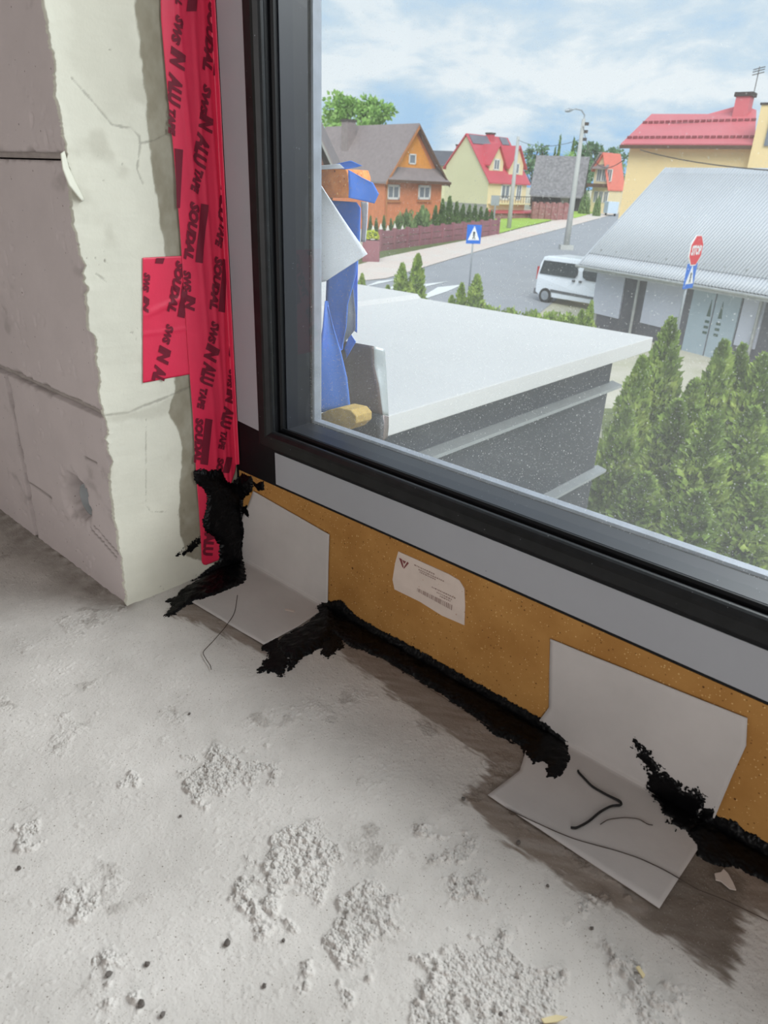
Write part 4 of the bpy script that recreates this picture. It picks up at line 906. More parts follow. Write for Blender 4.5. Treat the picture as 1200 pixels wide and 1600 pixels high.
p = hit(fr, 639, 240, y=-0.05); q = hit(fr, 649, 257, y=-0.05); window_y(t, p[0], q[0], q[2], p[2], -0.06, bars=0)
MB().tube([(0.15, -0.12, 0), (0.15, -0.12, zE)], 0.07).build('downpipe', M_WOODL, t)
ch = hit(fr, 555, 200, x=xR * 0.55)
chimney(t, xR * 0.62, 7.6, zR - 2.2, hit(fr, 555, 189, y=7.6)[2], 0.95, M_ROOFB)
# ---- neighbour at the very left
fr = frame_at('timber_house', 'dark brown timber house end with grey verge at the pane left edge', 'house', 502, 330, 50, 0); t = fr[0]
q0 = hit(fr, 480, 180, y=0); q1 = hit(fr, 518, 258, y=0); q2 = hit(fr, 500, 330, y=0)
MB().prism([(-6, 0, -1), (q1[0] - 0.5, 0, -1), (q1[0] - 0.5, 0, q1[2]), (q0[0], 0, q0[2]), (-6, 0, q1[2])], (0, 7, 0)).build('walls', pm('brown boarding', (112, 78, 66), 0.8, var=0.15, scale=2), t)
MB().prism([(q0[0], -0.4, q0[2] + 0.5), (q1[0] + 0.15, -0.4, q1[2] + 0.1), (q1[0] + 0.15, -0.4, q1[2] - 0.25), (q0[0], -0.4, q0[2] + 0.1)], (0, 7.5, 0)).build('roof_slope', M_ROOFB, t)
MB().prism([(q0[0], -0.46, q0[2] + 0.42), (q1[0] + 0.1, -0.46, q1[2] + 0.02), (q1[0] + 0.1, -0.46, q1[2] - 0.22), (q0[0], -0.46, q0[2] + 0.12)], (0, 0.06, 0)).build('verge_board', M_GREYP, t)

# ---- cream house with red roof, dormers and roof panels
fr = frame_at('cream_house', 'cream house with red roof, two gabled dormers and roof panels', 'house', 693, 325, 97, -47); t = fr[0]
w = hit(fr, 763, 290, y=0)[0]; zl = hit(fr, 692, 259, y=0)[2]; zr = hit(fr, 765, 281, y=0)[2]; pk = hit(fr, 730, 211, y=0); xr_, zt_ = pk[0], pk[2]; Lc = hit(fr, 822, 300, x=w)[1]
shell(t, w, Lc, zl, zr, zt_, xr_, M_CREAM); slopes(t, w, Lc, zl, zr, zt_, xr_, 0.55, 0.25, 0.15, M_RED)
MB().box((w - 0.02, 0.02, 0.2), (w + 0.02, Lc - 0.02, zr)).build('front_wall', M_CREAMF, t)
MB().box((-0.03, -0.04, -1), (w + 0.03, 0.0, hit(fr, 740, 318, y=0)[2])).build('plinth', M_GREYP, t)
sl = (zr - zt_) / (w - xr_)
zs_ = lambda x: zt_ + sl * (x - xr_)
for (y0, y1, x1, nm) in ((Lc * 0.10, Lc * 0.44, w - 0.7, 'left'), (Lc * 0.56, Lc * 0.93, w - 0.45, 'right')):
    ym = (y0 + y1) / 2; zt2 = zt_ - 1.0; zb_ = zs_(x1) + 0.1; ze2 = zb_ + (zt2 - zb_) * 0.38
    d_ = MB().prism([(x1, y0, zb_ - 0.3), (x1, y1, zb_ - 0.3), (x1, y1, ze2), (x1, ym, zt2), (x1, y0, ze2)], (xr_ + 0.4 - x1, 0, 0)).build('dormer', M_CREAMF, t)
    for ya in (y0 - 0.35, y1 + 0.35):
        za = ze2 - 0.35 * (zt2 - ze2) / (ym - y0)
        MB().prism([(x1 + 0.35, ya, za), (x1 + 0.35, ym, zt2), (x1 + 0.35, ym, zt2 + 0.17), (x1 + 0.35, ya, za + 0.17)], (xr_ - 0.2 - x1, 0, 0)).build('dormer_roof', M_RED, d_)
    window_x(t, ym - 0.55, ym + 0.55, zb_ + 0.15, zb_ + 1.35, x1)
def panel_on_slope(x0, x1, y0, y1, nm='roof_panel'):
    MB().prism([(x0, y0, zs_(x0) + 0.22), (x1, y0, zs_(x1) + 0.22), (x1, y1, zs_(x1) + 0.22), (x0, y1, zs_(x0) + 0.22)], (0.03, 0, 0.06)).build(nm, M_PANEL, t)
wd_ = w - xr_
panel_on_slope(xr_ + 0.04 * wd_, xr_ + 0.24 * wd_, 0.1, Lc * 0.46); panel_on_slope(xr_ + 0.03 * wd_, xr_ + 0.2 * wd_, Lc * 0.78, Lc * 0.97)
chimney(t, xr_ + 0.15, Lc * 0.55, zt_ - 0.6, zt_ + 0.45, 0.75, M_RED)
zq = hit(fr, 790, 300, x=w)[2]
window_x(t, Lc * 0.32, Lc * 0.56, zq - 0.9, zq + 0.9, w + 0.02); window_x(t, Lc * 0.72, Lc * 0.86, zq - 0.9, zq + 0.9, w + 0.02)
MB().box((w, Lc * 0.02, zq - 1.35), (w + 0.9, Lc, zq - 1.2)).build('balcony', M_CREAMF, t)
rl = MB(); rl.box((w + 0.82, Lc * 0.02, zq - 0.5), (w + 0.88, Lc, zq - 0.42))
for i in range(14): rl.box((w + 0.83, Lc * (0.03 + i * 0.07), zq - 1.2), (w + 0.87, Lc * (0.03 + i * 0.07) + 0.04, zq - 0.45))
rl.build('balcony_rail', M_DARKRAIL, t)
MB().prism([(w, 0.3, zq - 2.0), (w + 1.0, 0.3, zq - 2.2), (w + 1.0, 0.3, zq - 2.35), (w, 0.3, zq - 2.15)], (0, Lc * 1.35, 0)).build('porch_roof', M_RED, t)
MB().box((w, 0.4, -1), (w + 0.8, Lc * 1.3, zq - 2.3)).build('porch_wall', M_BRICKR, t)
# ---- dark-roofed house behind, with chimney and dish
fr = frame_at('far_house', 'low dark-roofed house with chimney and dish between orange and cream houses', 'house', 716, 300, 112, 78); t = fr[0]
zt_ = hit(fr, 700, 238, x=3.5)[2]; zl = hit(fr, 700, 258, x=0)[2]
shell(t, 7, 9, zl, zl, zt_, 3.5, M_CREAM); slopes(t, 7, 9, zl, zl, zt_, 3.5, 0.4, 0.4, 0.15, pm('dark slate roof', (96, 96, 104), 0.7, var=0.1, scale=1))
chimney(t, 3.5, 0.9, zt_ - 0.5, hit(fr, 706, 226, x=3.5)[2], 0.7, M_BRICKR)
b = MB(); b.tube([(3.2, 0.1, zt_ + 0.55), (3.1, 0.1, zt_ + 0.75)], [0.62, 0.05], 14); b.tube([(3.4, 0.1, zt_ - 0.2), (3.3, 0.1, zt_ + 0.6)], 0.05)
b.build('satellite_dish', M_WFRAME, t)
# ---- weathered hut
fr = frame_at('wooden_hut', 'weathered dark wooden hut with mossy grey shingle roof', 'hut', 903, 335, 118, 74); t = fr[0]
zl = hit(fr, 870, 300, x=0)[2]; zt_ = hit(fr, 870, 246, x=3.6)[2]; Lw = hit(fr, 832, 300, x=0)[1]
shell(t, 7.2, Lw, zl, zl, zt_, 3.6, M_DARKW); slopes(t, 7.2, Lw, zl, zl, zt_, 3.6, 0.7, 0.4, 0.2, M_PINK)
MB().prism([(-1.6, -0.2, zl - 0.75), (0, -0.2, zl + 0.1), (0, -0.2, zl + 0.25), (-1.6, -0.2, zl - 0.55)], (0, Lw + 0.3, 0)).build('lean_to_roof', M_PINK, t)
p = hit(fr, 880, 318, x=0); MB().box((-0.08, p[1] - 0.8, p[2] - 1.2), (0.05, p[1] + 0.4, p[2] + 0.8)).build('door', M_GREYP, t)
# ---- red roofed house far down the street
fr = frame_at('street_house', 'distant cream house with orange-red roof and balcony down the street', 'house', 921, 325, 118, -52); t = fr[0]
w = hit(fr, 951, 300, y=0)[0]; pk = hit(fr, 945, 241, y=0); zl = hit(fr, 924, 264, y=0)[2]; zr = hit(fr, 955, 293, y=0)[2]; Lq = hit(fr, 972, 300, x=w)[1]
shell(t, w, Lq, zl, zr, pk[2], pk[0], M_CREAMF); slopes(t, w, Lq, zl, zr, pk[2], pk[0], 0.5, 0.5, 0.2, M_ORED)
zc = hit(fr, 935, 262, y=0)[2]
MB().prism([(0.0, -0.9, zc - 0.2), (w * 0.95, -0.9, zc - 0.2), (w * 0.8, 0, zc + 0.3), (0, 0, zc + 0.3)], (0, 0, 0.12)).build('pent_roof', M_ROOFB, t)
MB().prism([(-0.4, -0.7, zl - 0.1), (pk[0] * 0.75, -0.7, pk[2] + 0.05), (pk[0] * 0.75, -0.7, pk[2] + 0.3), (-0.4, -0.7, zl + 0.15)], (0, 3, 0)).build('gable_roof', M_ROOFB, t)
zb2 = hit(fr, 935, 287, y=0)[2]
MB().box((-0.2, -1.2, zb2 - 0.5), (w * 0.9, 0, zb2)).build('balcony', M_TRIMB, t)
for xx in (0.15, 0.45, 0.75): window_y(t, w * xx, w * xx + 0.9, zb2 + 0.3, zb2 + 2.0); window_y(t, w * xx, w * xx + 0.8, zb2 - 2.6, zb2 - 1.0)

# ---- big beige building with red sheet roof
fr = frame_at('beige_building', 'big beige rendered building with a dull red sheet roof and chimney', 'building', 968, 329, 37, -38); t = fr[0]
zE = hit(fr, 982, 226, y=0)[2]; W2 = hit(fr, 1179, 225, y=0)[0]
MB().box((0, 0, -1), (W2 + 0.3, 9, zE)).build('walls', M_BEIGE, t)
e0 = hit(fr, 970, 225, y=-0.45); e1 = hit(fr, 1176, 222, y=-0.45); zz = zE + 0.02
r0 = hit(fr, 1018, 178, y=3.8); r1 = hit(fr, 1107, 178, y=3.8); r2 = hit(fr, 1160, 163, y=4.2); r3 = hit(fr, 1182, 172, y=4.0)
top = [(e0[0], -0.45, zz), (e1[0] + 0.1, -0.45, zz), tuple(r3), tuple(r2), tuple(r1), tuple(r0)]
MB().prism(top, (0, 0.02, -0.14)).build('roof_slope', M_REDT, t)
MB().prism([(e0[0], -0.45, zz), tuple(r0), (r0[0], 8.0, zz), (e0[0], 8.5, zz)], (0, 0, -0.12)).build('roof_hip', M_REDT, t)
gb = MB()
n_ = (np.array(r0) - np.array(top[0]))
for frac, num in ((0.16, 21), (0.66, 19)):
    a0 = np.array(top[0]) + (np.array(r0) - np.array(top[0])) * frac; a1 = np.array(top[1]) + (np.array(r3) - np.array(top[1])) * frac
    for i in range(num):
        p = a0 + (a1 - a0) * (i + 0.6) / num; gb.box((p[0] - 0.10, p[1] - 0.05, p[2]), (p[0] + 0.10, p[1] + 0.03, p[2] + 0.10))
o = gb.build('snow_guards', pm('dark red snow guard', (138, 66, 74), 0.7), t); o['kind'] = 'stuff'
MB().box((e0[0], -0.58, zz - 0.2), (e1[0], -0.42, zz - 0.06)).build('gutter', M_TRIMB, t)
c0 = hit(fr, 1160, 172, y=3.4); c1 = hit(fr, 1163, 147, y=3.4)
chimney(t, c0[0], 3.4, c0[2] - 0.8, c1[2], 0.62, M_REDT)
wt = hit(fr, 1188, 164, y=-0.5)
MB().box((W2 + 0.05, -0.5, -1), (W2 + 7, 8, wt[2])).build('wing_wall', M_BEIGE, t); MB().box((W2 + 0.0, -0.55, wt[2]), (W2 + 7, 8, wt[2] + 0.08)).build('parapet_cap', M_DARKCAP, t)
q = hit(fr, 1194, 228, y=-0.5); MB().box((q[0], -0.58, q[2]), (q[0] + 1.2, -0.48, q[2] + 1.4)).build('window', M_WGLASS, t)
a0 = hit(fr, 1177, 150, y=4.5); a1 = hit(fr, 1187, 104, y=4.5); am = MB(); am.tube([(a0[0], 4.5, a0[2] - 0.6), (a1[0], 4.5, a1[2])], 0.02, 5)
for f_ in (0.72, 0.82, 0.9): zz2 = a0[2] + (a1[2] - a0[2]) * f_; xx2 = a0[0] + (a1[0] - a0[0]) * f_; am.tube([(xx2 - 0.25, 4.5, zz2), (xx2 + 0.25, 4.5, zz2 + 0.1)], 0.02, 5)
am.build('aerial', M_DARKCAP, t)

# ---- garage row with a ribbed silver roof
ZEV = -2.02
ELp = on(905, 414, 2, ZEV); ERp = on(1200, 463, 2, ZEV); dg_ = (ERp - ELp)[:2]; dg_ /= np.linalg.norm(dg_); ng_ = np.array([-dg_[1], dg_[0]])
base = np.array([ELp[0], ELp[1], -4.2])
t = thing('garage_building', 'low garage building with a ribbed silver roof and pale panels', 'garage', tuple(base), math.atan2(dg_[1], dg_[0])); fr = (t, dg_, ng_, base)
zE = ZEV + 4.2; rp = hit(fr, 1040, 266, x=0.0); run, zR = rp[1], rp[2]; LG = 14.0; wy = 0.75
MB().prism([(0.5, wy, -0.2), (0.5, 2 * run - wy, -0.2), (0.5, 2 * run - wy, zE), (0.5, run, zR - 0.15), (0.5, wy, zE + 0.2)], (LG - 0.7, 0, 0)).build('walls', M_DARKG, t)
def ribbed(y0, z0, y1, z1, name):
    n = int(LG / 0.12); V = []; d = np.array([y1 - y0, z1 - z0]); d /= np.linalg.norm(d); nn = np.array([-d[1], d[0]])
    if nn[1] < 0: nn = -nn
    for i in range(n):
        for dx, h in ((0.0, 0.0), (0.056, 0.0), (0.068, 0.04), (0.108, 0.04)):
            x = i * 0.12 + dx; V += [(x, y0 + nn[0] * h, z0 + nn[1] * h), (x, y1 + nn[0] * h, z1 + nn[1] * h)]
    o = np_mesh(name, V, grid_faces(2, n * 4), M_SILVER, t, smooth=False); md = o.modifiers.new('thickness', 'SOLIDIFY'); md.thickness = 0.02; return o
fb = 0.11   # the lowest sheet course starts with a small step
ys, zs2 = run * fb, zE + (zR - zE) * fb
ribbed(0.0, zE, ys + 0.1, zs2 + 0.1 * (zR - zE) / run - 0.02, 'eaves_sheet'); ribbed(ys, zs2 + 0.03, run, zR + 0.03, 'roof_sheet'); ribbed(2 * run, zE, run, zR, 'back_sheet')
MB().prism([(0, run - 0.2, zR - 0.10), (0, run, zR + 0.09), (0, run + 0.2, zR - 0.10)], (LG, 0, 0)).build('ridge_cap', M_SILVER, t)
MB().prism([(-0.04, -0.02, zE + 0.06), (-0.04, run, zR + 0.10), (-0.04, run, zR - 0.12), (-0.04, -0.02, zE - 0.14)], (0.05, 0, 0)).build('verge_trim', M_SILVER, t)
MB().tube([(-0.1, -0.06, zE - 0.03), (LG, -0.05, zE - 0.05)], 0.045, 10).build('gutter', M_GUTTER, t)
MB().box((0.3, 0.0, zE - 0.16), (LG, wy, zE - 0.06)).build('soffit', M_GUTTER, t)
hk = MB()
for i in range(18):
    x = 0.5 + i * 0.75; y = ys + 0.12; z = zE + (zR - zE) * (y / run) + 0.04; hk.box((x - 0.01, y - 0.05, z - 0.02), (x + 0.01, y + 0.02, z + 0.07))
o = hk.build('snow_hooks', M_GUTTER, t); o['kind'] = 'stuff'
def wall_x(px, py): return hit(fr, px, py, y=wy)[0]
def wall_panel(p0, p1, z0, z1, mat, name, y=wy - 0.05): return MB().box((wall_x(*p0), y, z0), (wall_x(*p1), wy + 0.05, z1)).build(name, mat, t)
wall_panel((928, 470), (972, 470), 0.5, zE - 0.1, M_CLAD, 'wall_panel'); wall_panel((1004, 490), (1066, 490), 0.55, zE - 0.1, M_CLAD, 'wall_panel'); wall_panel((1152, 520), (1186, 520), 0.55, zE - 0.1, M_CLAD, 'wall_panel')
dr = wall_panel((1074, 510), (1148, 520), -0.02, zE - 0.12, M_DOOR, 'door')
x0, x1 = wall_x(1074, 510), wall_x(1148, 520); xm = (x0 + x1) / 2
MB().box((xm - 0.015, wy - 0.065, 0.0), (xm + 0.015, wy, zE - 0.12)).build('door_gap', M_DARKG, dr)
for xx in (x0 + (x1 - x0) * 0.42, x0 + (x1 - x0) * 0.66):
    zt3 = zE - 0.45
    MB().prism([(xx - 0.07, wy - 0.06, zt3 - 0.52), (xx + 0.07, wy - 0.06, zt3 - 0.52), (xx, wy - 0.06, zt3)], (0, 0.02, 0)).build('door_light', M_SLOT, dr)
    for k in range(3): MB().box((xx - 0.08, wy - 0.06, zt3 - 0.72 - k * 0.17), (xx + 0.08, wy, zt3 - 0.64 - k * 0.17)).build('door_light', M_SLOT, dr)
for px in (995, 1192): x = wall_x(px, 480); MB().tube([(x, wy - 0.12, 0), (x, wy - 0.12, zE - 0.15), (x, 0.0, zE - 0.05)], 0.05, 8).build('downpipe', M_GUTTER, t)

# ---- parked white van
M_VAN = pm('white van paint', (226, 232, 240), 0.3, var=0.02, scale=1, spec=0.5, coat=0.3)
M_VGLASS = pm('van window glass', (38, 44, 46), 0.1, var=0.2, scale=2, spec=0.6)
M_RUBBER = pm('tyre rubber', (34, 34, 36), 0.8); M_TRIMV = pm('dark van trim', (92, 94, 98), 0.6); M_HUB = pm('wheel hub', (158, 162, 168), 0.4, metal=0.5)
M_TAIL = pm('red tail lamp', (180, 40, 40), 0.3)
vb = gp(833, 470); vd = gp(930, 487) - vb; va = math.atan2(vd[1], vd[0])
t = thing('van', 'white passenger van with dark windows parked beside the garage', 'van', (vb[0], vb[1], -4.2), va)
prof = [(0.0, 0.42), (0.0, 1.05), (0.06, 1.62), (0.16, 1.92), (0.40, 1.98), (3.0, 1.98), (3.35, 1.90), (4.05, 1.22), (4.65, 1.02), (4.80, 0.85), (4.82, 0.42), (4.35, 0.28), (0.3, 0.28)]
def van_body():
    ys = [(0.0, 0), (0.95, 0), (1.9, 0)]; V = []; n = len(prof)
    for f_, ins in ((0.0, 0.10), (0.04, 0.0), (0.96, 0.0), (1.0, 0.10)):
        for x, z in prof:
            tum = 0.16 * max(0, (z - 1.1) / 0.9) ** 1.4; k = 1 - ins * 0.25
            xx = 2.4 + (x - 2.4) * k if ins else x; y = f_ * 1.9; y = y + tum * (1 - 2 * f_); V.append((xx, y, z - (0.03 if ins and z > 1.8 else 0)))
    b = MB(); Fc = [tuple(range(n))[::-1], tuple(range(3 * n, 4 * n))]
    for r_ in range(3): Fc += [(r_ * n + i, r_ * n + (i + 1) % n, (r_ + 1) * n + (i + 1) % n, (r_ + 1) * n + i) for i in range(n)]
    return b.add(V, Fc).build('body', M_VAN, t, smooth=False, bevel=0.02)
van_body()
def tumy(z): return 0.16 * max(0, (z - 1.1) / 0.9) ** 1.4
def side_panel(pl, name, mat, off=0.02):
    V = [(x, tumy(z) - off, z) for x, z in pl] ; W_ = [(x, tumy(z) + 0.03, z) for x, z in pl]; n = len(pl)
    return MB().add(V + W_, [tuple(range(n))[::-1], tuple(range(n, 2 * n))] + [(i, (i + 1) % n, n + (i + 1) % n, n + i) for i in range(n)]).build(name, mat, t)
side_panel([(0.16, 1.22), (2.02, 1.22), (2.12, 1.34), (2.12, 1.50), (2.05, 1.78), (0.26, 1.78)], 'side_window', M_VGLASS)
side_panel([(2.36, 1.50), (2.42, 1.30), (2.60, 1.20), (3.62, 1.16), (3.10, 1.76), (2.42, 1.76)], 'cab_window', M_VGLASS)
side_panel([(0.86, 0.62), (3.5, 0.56), (3.5, 0.46), (0.86, 0.50)], 'side_moulding', M_TRIMV)
for x in (1.94, 2.28): side_panel([(x, 1.06), (x + 0.11, 1.06), (x + 0.11, 1.14), (x, 1.14)], 'door_handle', M_TRIMV, 0.05)
MB().box((-0.08, 0.05, 0.32), (0.10, 1.85, 0.55)).build('bumper', M_TRIMV, t)
MB().box((-0.03, 0.06, 0.95), (0.06, 0.20, 1.5)).build('tail_lamp', M_TAIL, t)
for x in (0.62, 3.85):
    for y in (-0.03, 1.70):
        wl = MB().tube([(x, y, 0.32), (x, y + 0.23, 0.32)], 0.32, 24).build('wheel', M_RUBBER, t); MB().tube([(x, y - 0.015, 0.32), (x, y + 0.01, 0.32)], 0.20, 16).build('hub_cap', M_HUB, wl)

# ---- small pale blue trailer at the far end of the road
tp = gp(956, 338); t = thing('trailer', 'small pale blue trailer at the road edge by the beige building', 'trailer', tuple(tp), math.atan2(RH[1], RH[0]))
MB().box((-0.75, 0, 0.35), (0.75, 2.2, 1.9)).build('box', pm('pale blue panel', (196, 212, 228), 0.6), t, bevel=0.05)
for x in (-0.7, 0.6): MB().tube([(x, 1.0, 0.3), (x + 0.12, 1.0, 0.3)], 0.3, 14).build('wheel', M_RUBBER, t)

# ---- street lamp, pole and overhead cables
M_CONC = pm('pale concrete pole', (184, 186, 184), 0.8, var=0.06, scale=1.5); M_GALV = pm('galvanised steel', (160, 166, 172), 0.5, metal=0.4, var=0.05)
lb = gp(884, 390); s_l = (lb - CAM) @ EH; tp_ = at(911, 186, s_l); H = tp_[2] - lb[2]
t = thing('street_lamp', 'tall pale concrete street lamp with curved arm beside the road', 'street lamp', tuple(lb), math.atan2(RH[1], RH[0]))
MB().tube([(0, 0, 0), (0, 0, H * 0.5), (0, 0, H)], [0.24, 0.19, 0.13], 10).build('pole', M_CONC, t, smooth=True)
ar = (at(884, 178, s_l) - lb); ax1 = ar @ RH
MB().tube([(0, 0, H), (0.02, 0, H + 0.25), (-0.25, 0, H + 0.55), (-0.7, 0, H + 0.62), (ax1 * 0.7, 0, H + 0.55)], 0.05, 6).build('lamp_arm', M_GALV, t)
MB().tube([(ax1 * 0.66, 0, H + 0.56), (ax1 * 0.85, 0, H + 0.52), (ax1 * 1.05, 0, H + 0.46)], [0.06, 0.14, 0.08], 8).build('lamp_head', M_GALV, t)
for dz in (0.3, 0.8, 1.3): MB().box((0.1, -0.1, H - dz - 0.1), (0.4, 0.1, H - dz + 0.1)).build('insulator', M_DARKCAP, t)
MB().box((-0.5, -0.4, -0.3), (0.5, 0.4, 0.35)).build('footing', M_CONC, t)
ub = gp(797, 336); s_u = (ub - CAM) @ EH; s_u = min(s_u, 78); p0 = at(797, 336, s_u); p0[2] = gz(p0[0], p0[1]); p1 = at(806, 213, s_u)
t = thing('utility_pole', 'pale concrete utility pole in front of the red-roofed cream house', 'pole', tuple(p0))
MB().tube([(0, 0, 0), (0, 0, p1[2] - p0[2])], [0.24, 0.15], 10).build('pole', M_CONC, t, smooth=True); MB().box((-0.1, -0.1, p1[2] - p0[2] - 0.5), (0.1, 0.1, p1[2] - p0[2] - 0.1)).build('bracket', M_GALV, t)
def cable(label, a, b, sag, r=0.02):
    a = np.array(a); b = np.array(b); P = [a + (b - a) * k + np.array([0, 0, -sag * 4 * k * (1 - k)]) for k in np.linspace(0, 1, 16)]
    return tag(MB().tube(P, r, 5).build('overhead_cable', M_DARKCAP), label, 'cable')
lt_ = lb + np.array([0, 0, H - 0.4]); ut_ = p0 + np.array([0, 0, p1[2] - p0[2] - 0.3])
cable('thin overhead cable from the utility pole to the street lamp', ut_, lt_ - np.array([0, 0, 0.9]), 0.5)
cable('overhead cable sagging from the street lamp to the beige building', lt_, at(985, 240, 37.5), 1.5)
cable('dark cable slanting across the beige wall above the silver roof', at(1000, 234, 34), at(1230, 268, 20), 0.12, 0.018)

# ---- road signs
M_SRED = pm('red sign face', (226, 40, 48), 0.4, var=0.02); M_SBLUE = pm('blue sign face', (30, 112, 214), 0.4, var=0.02); M_SWHITE = pm('white sign face', (240, 240, 240), 0.4, var=0.01); M_SBLACK = pm('black sign figure', (60, 70, 74), 0.6)
def poly_plate(pl, y0, y1): return MB().prism([(x, y0, z) for x, z in pl], (0, y1 - y0, 0))
def flat_word(w, x0, x1, z0, z1, y, mat, parent, name):
    V, T, wd = word(w, 0.05, 0.0); P = np.stack([x0 + V[:, 0] / wd * (x1 - x0), np.full(len(V), y), z0 + V[:, 1] * (z1 - z0)], -1)
    return np_mesh(name, P, np.array(T), mat, parent, smooth=False)
def crossing_face(t, cz, hw, hh, parent_mat):
    p = poly_plate([(-hw, cz - hh), (hw, cz - hh), (hw, cz + hh), (-hw, cz + hh)], -0.05, -0.03).build('crossing_plate', M_SBLUE, t)
    poly_plate([(-hw * 0.80, cz - hh * 0.62), (hw * 0.80, cz - hh * 0.62), (0, cz + hh * 0.88)], -0.056, -0.05).build('white_triangle', M_SWHITE, p)
    f = MB(); k = hh * 0.9
    f.prism([(math.cos(a) * 0.055 * k * 3, -0.06, cz + 0.16 * k + math.sin(a) * 0.055 * k * 3) for a in np.arange(8) * math.pi / 4], (0, 0.004, 0))
    z = cz - 0.1 * k
    for pl in ([(-.06, .16), (.06, .16), (.07, -.12), (-.06, -.12)], [(-.06, -.10), (.03, -.12), (-.10, -.50), (-.20, -.50)], [(-.02, -.12), (.07, -.10), (.22, -.48), (.12, -.50)], [(.05, .14), (.20, -.06), (.15, -.09), (.04, .04)], [(-.05, .14), (-.19, -.04), (-.15, -.08), (-.04, .04)]):
        f.prism([(x * k, -0.06, z + zz_ * k) for x, zz_ in pl], (0, 0.004, 0))
    f.build('walking_figure', M_SBLACK, p)
ss = 20.0; c0 = at(1085, 391, ss); c1 = at(1076, 431, ss)
beta = math.radians(46); gv = RH * math.cos(beta) + EH * math.sin(beta)
t = thing('stop_sign', 'red octagonal stop sign with a blue crossing sign below on one pole', 'road sign', (c1[0], c1[1], -4.2), math.atan2(gv[1], gv[0]))
zs3 = c0[2] + 4.2; zc3 = c1[2] + 4.2; Rr = 0.385
octo = lambda r: [(r / math.cos(math.pi / 8) * math.cos(a + math.pi / 8), zs3 + r / math.cos(math.pi / 8) * math.sin(a + math.pi / 8)) for a in np.arange(8) * math.pi / 4]
MB().tube([(0, 0, 0), (0, 0, zs3 + 0.3)], 0.038, 8).build('pole', M_GALV, t, smooth=True)
pl_ = poly_plate(octo(Rr), -0.06, -0.04).build('stop_plate', M_SWHITE, t); rf = poly_plate(octo(Rr * 0.92), -0.066, -0.06).build('red_face', M_SRED, pl_)
flat_word('STOP', -Rr * 0.78, Rr * 0.78, zs3 - 0.12, zs3 + 0.13, -0.069, M_SWHITE, pl_, 'stop_lettering')
crossing_face(t, zc3, 0.30, 0.32, None)
s2 = 36.0; c2 = at(740, 366, s2); gv = RH * math.cos(math.radians(14)) + EH * math.sin(math.radians(14))
t = thing('crossing_sign', 'blue square pedestrian crossing sign on a thin pole across the road', 'road sign', (c2[0], c2[1], gz(c2[0], c2[1])), math.atan2(gv[1], gv[0]))
zz4 = c2[2] - gz(c2[0], c2[1]); MB().tube([(0, 0, 0), (0, 0, zz4 + 0.3)], 0.04, 8).build('pole', M_GALV, t, smooth=True); crossing_face(t, zz4, 0.36, 0.42, None)
c3 = at(774, 318, 84); t = thing('street_cabinet_sign', 'small grey sign board in front of the cream house', 'sign', (c3[0], c3[1], gz(c3[0], c3[1])), math.atan2(RH[1], RH[0]))
h3 = c3[2] - gz(c3[0], c3[1]); MB().box((-0.5, -0.05, h3 - 0.2), (0.4, 0.05, h3 + 0.8)).build('board', M_GALV, t); MB().tube([(0, 0, 0), (0, 0, h3)], 0.1, 6).build('pole', M_GALV, t)

# ---- fences
def fence(name, label, a, b, h, n, mat, post=0.25):
    A = gp(*a); Bp = gp(*b); d = (Bp - A)[:2]; Ln = np.linalg.norm(d); t = thing(name, label, 'fence', tuple(A), math.atan2(d[1], d[0])); dz = (Bp[2] - A[2]) / Ln; st = Ln / n
    for i in range(n + 1): MB().box((i * st - post / 2, -post / 2, -0.3), (i * st + post / 2, post / 2, h * 1.06 + i * st * dz)).build('fence_post', mat, t)
    for i in range(n):
        x0, x1 = i * st + post / 2, (i + 1) * st - post / 2; za = i * st * dz; kk = 3
        for k in range(kk): MB().box((x0, -0.05 - 0.01 * (k % 2), za + k * h / kk + 0.02), (x1, 0.05, za + (k + 1) * h / kk - 0.02)).build('fence_board', mat, t)
    return t
fence('garden_fence', 'long maroon board fence along the far sidewalk before the orange house', (594, 393), (777, 367), 1.35, 11, M_MAROON)
fence('brick_fence', 'red-brown brick fence in front of the weathered wooden hut', (832, 343), (890, 344), 1.9, 6, M_BRICKR, 0.4)
fence_s = lambda px: (gp(px, 393 - (px - 594) * 26 / 183) - CAM) @ EH
pp = gp(580, 409); t = thing('fence_pillar', 'low maroon fence pillar topped by a yellow-green shrub', 'pillar', tuple(pp), math.atan2(RH[1], RH[0]))
MB().box((-0.55, -0.4, -0.2), (0.5, 0.4, 1.25)).build('pillar', M_MAROON, t, bevel=0.03)

# ================================================================== PLANTS
def leaf_mat(name, c1, c2, c3, sc):
    m, nt, b = new_mat(name); N = nt.nodes; L = nt.links; tc = N.new('ShaderNodeTexCoord'); n = N.new('ShaderNodeTexNoise'); n.inputs['Scale'].default_value = sc; n.inputs['Detail'].default_value = 5
    L.new(tc.outputs['Object'], n.inputs['Vector']); r = N.new('ShaderNodeValToRGB'); e = r.color_ramp.elements; e[0].position = 0.32; e[0].color = s2l(c1); e[1].position = 0.68; e[1].color = s2l(c3); q = e.new(0.5); q.color = s2l(c2)
    L.new(n.outputs['Fac'], r.inputs['Fac']); L.new(r.outputs[0], b.inputs['Base Color']); b.inputs['Roughness'].default_value = 0.75; b.inputs['Specular IOR Level'].default_value = 0.25
    return m
M_THUJA = leaf_mat('thuja foliage', (94, 120, 56), (132, 158, 74), (180, 198, 104), 3.0)
M_THUJAF = leaf_mat('far thuja foliage', (76, 102, 58), (100, 128, 70), (132, 158, 92), 0.8)
M_YELLOW = leaf_mat('yellow-green foliage', (176, 190, 50), (200, 210, 70), (222, 226, 100), 1.5)
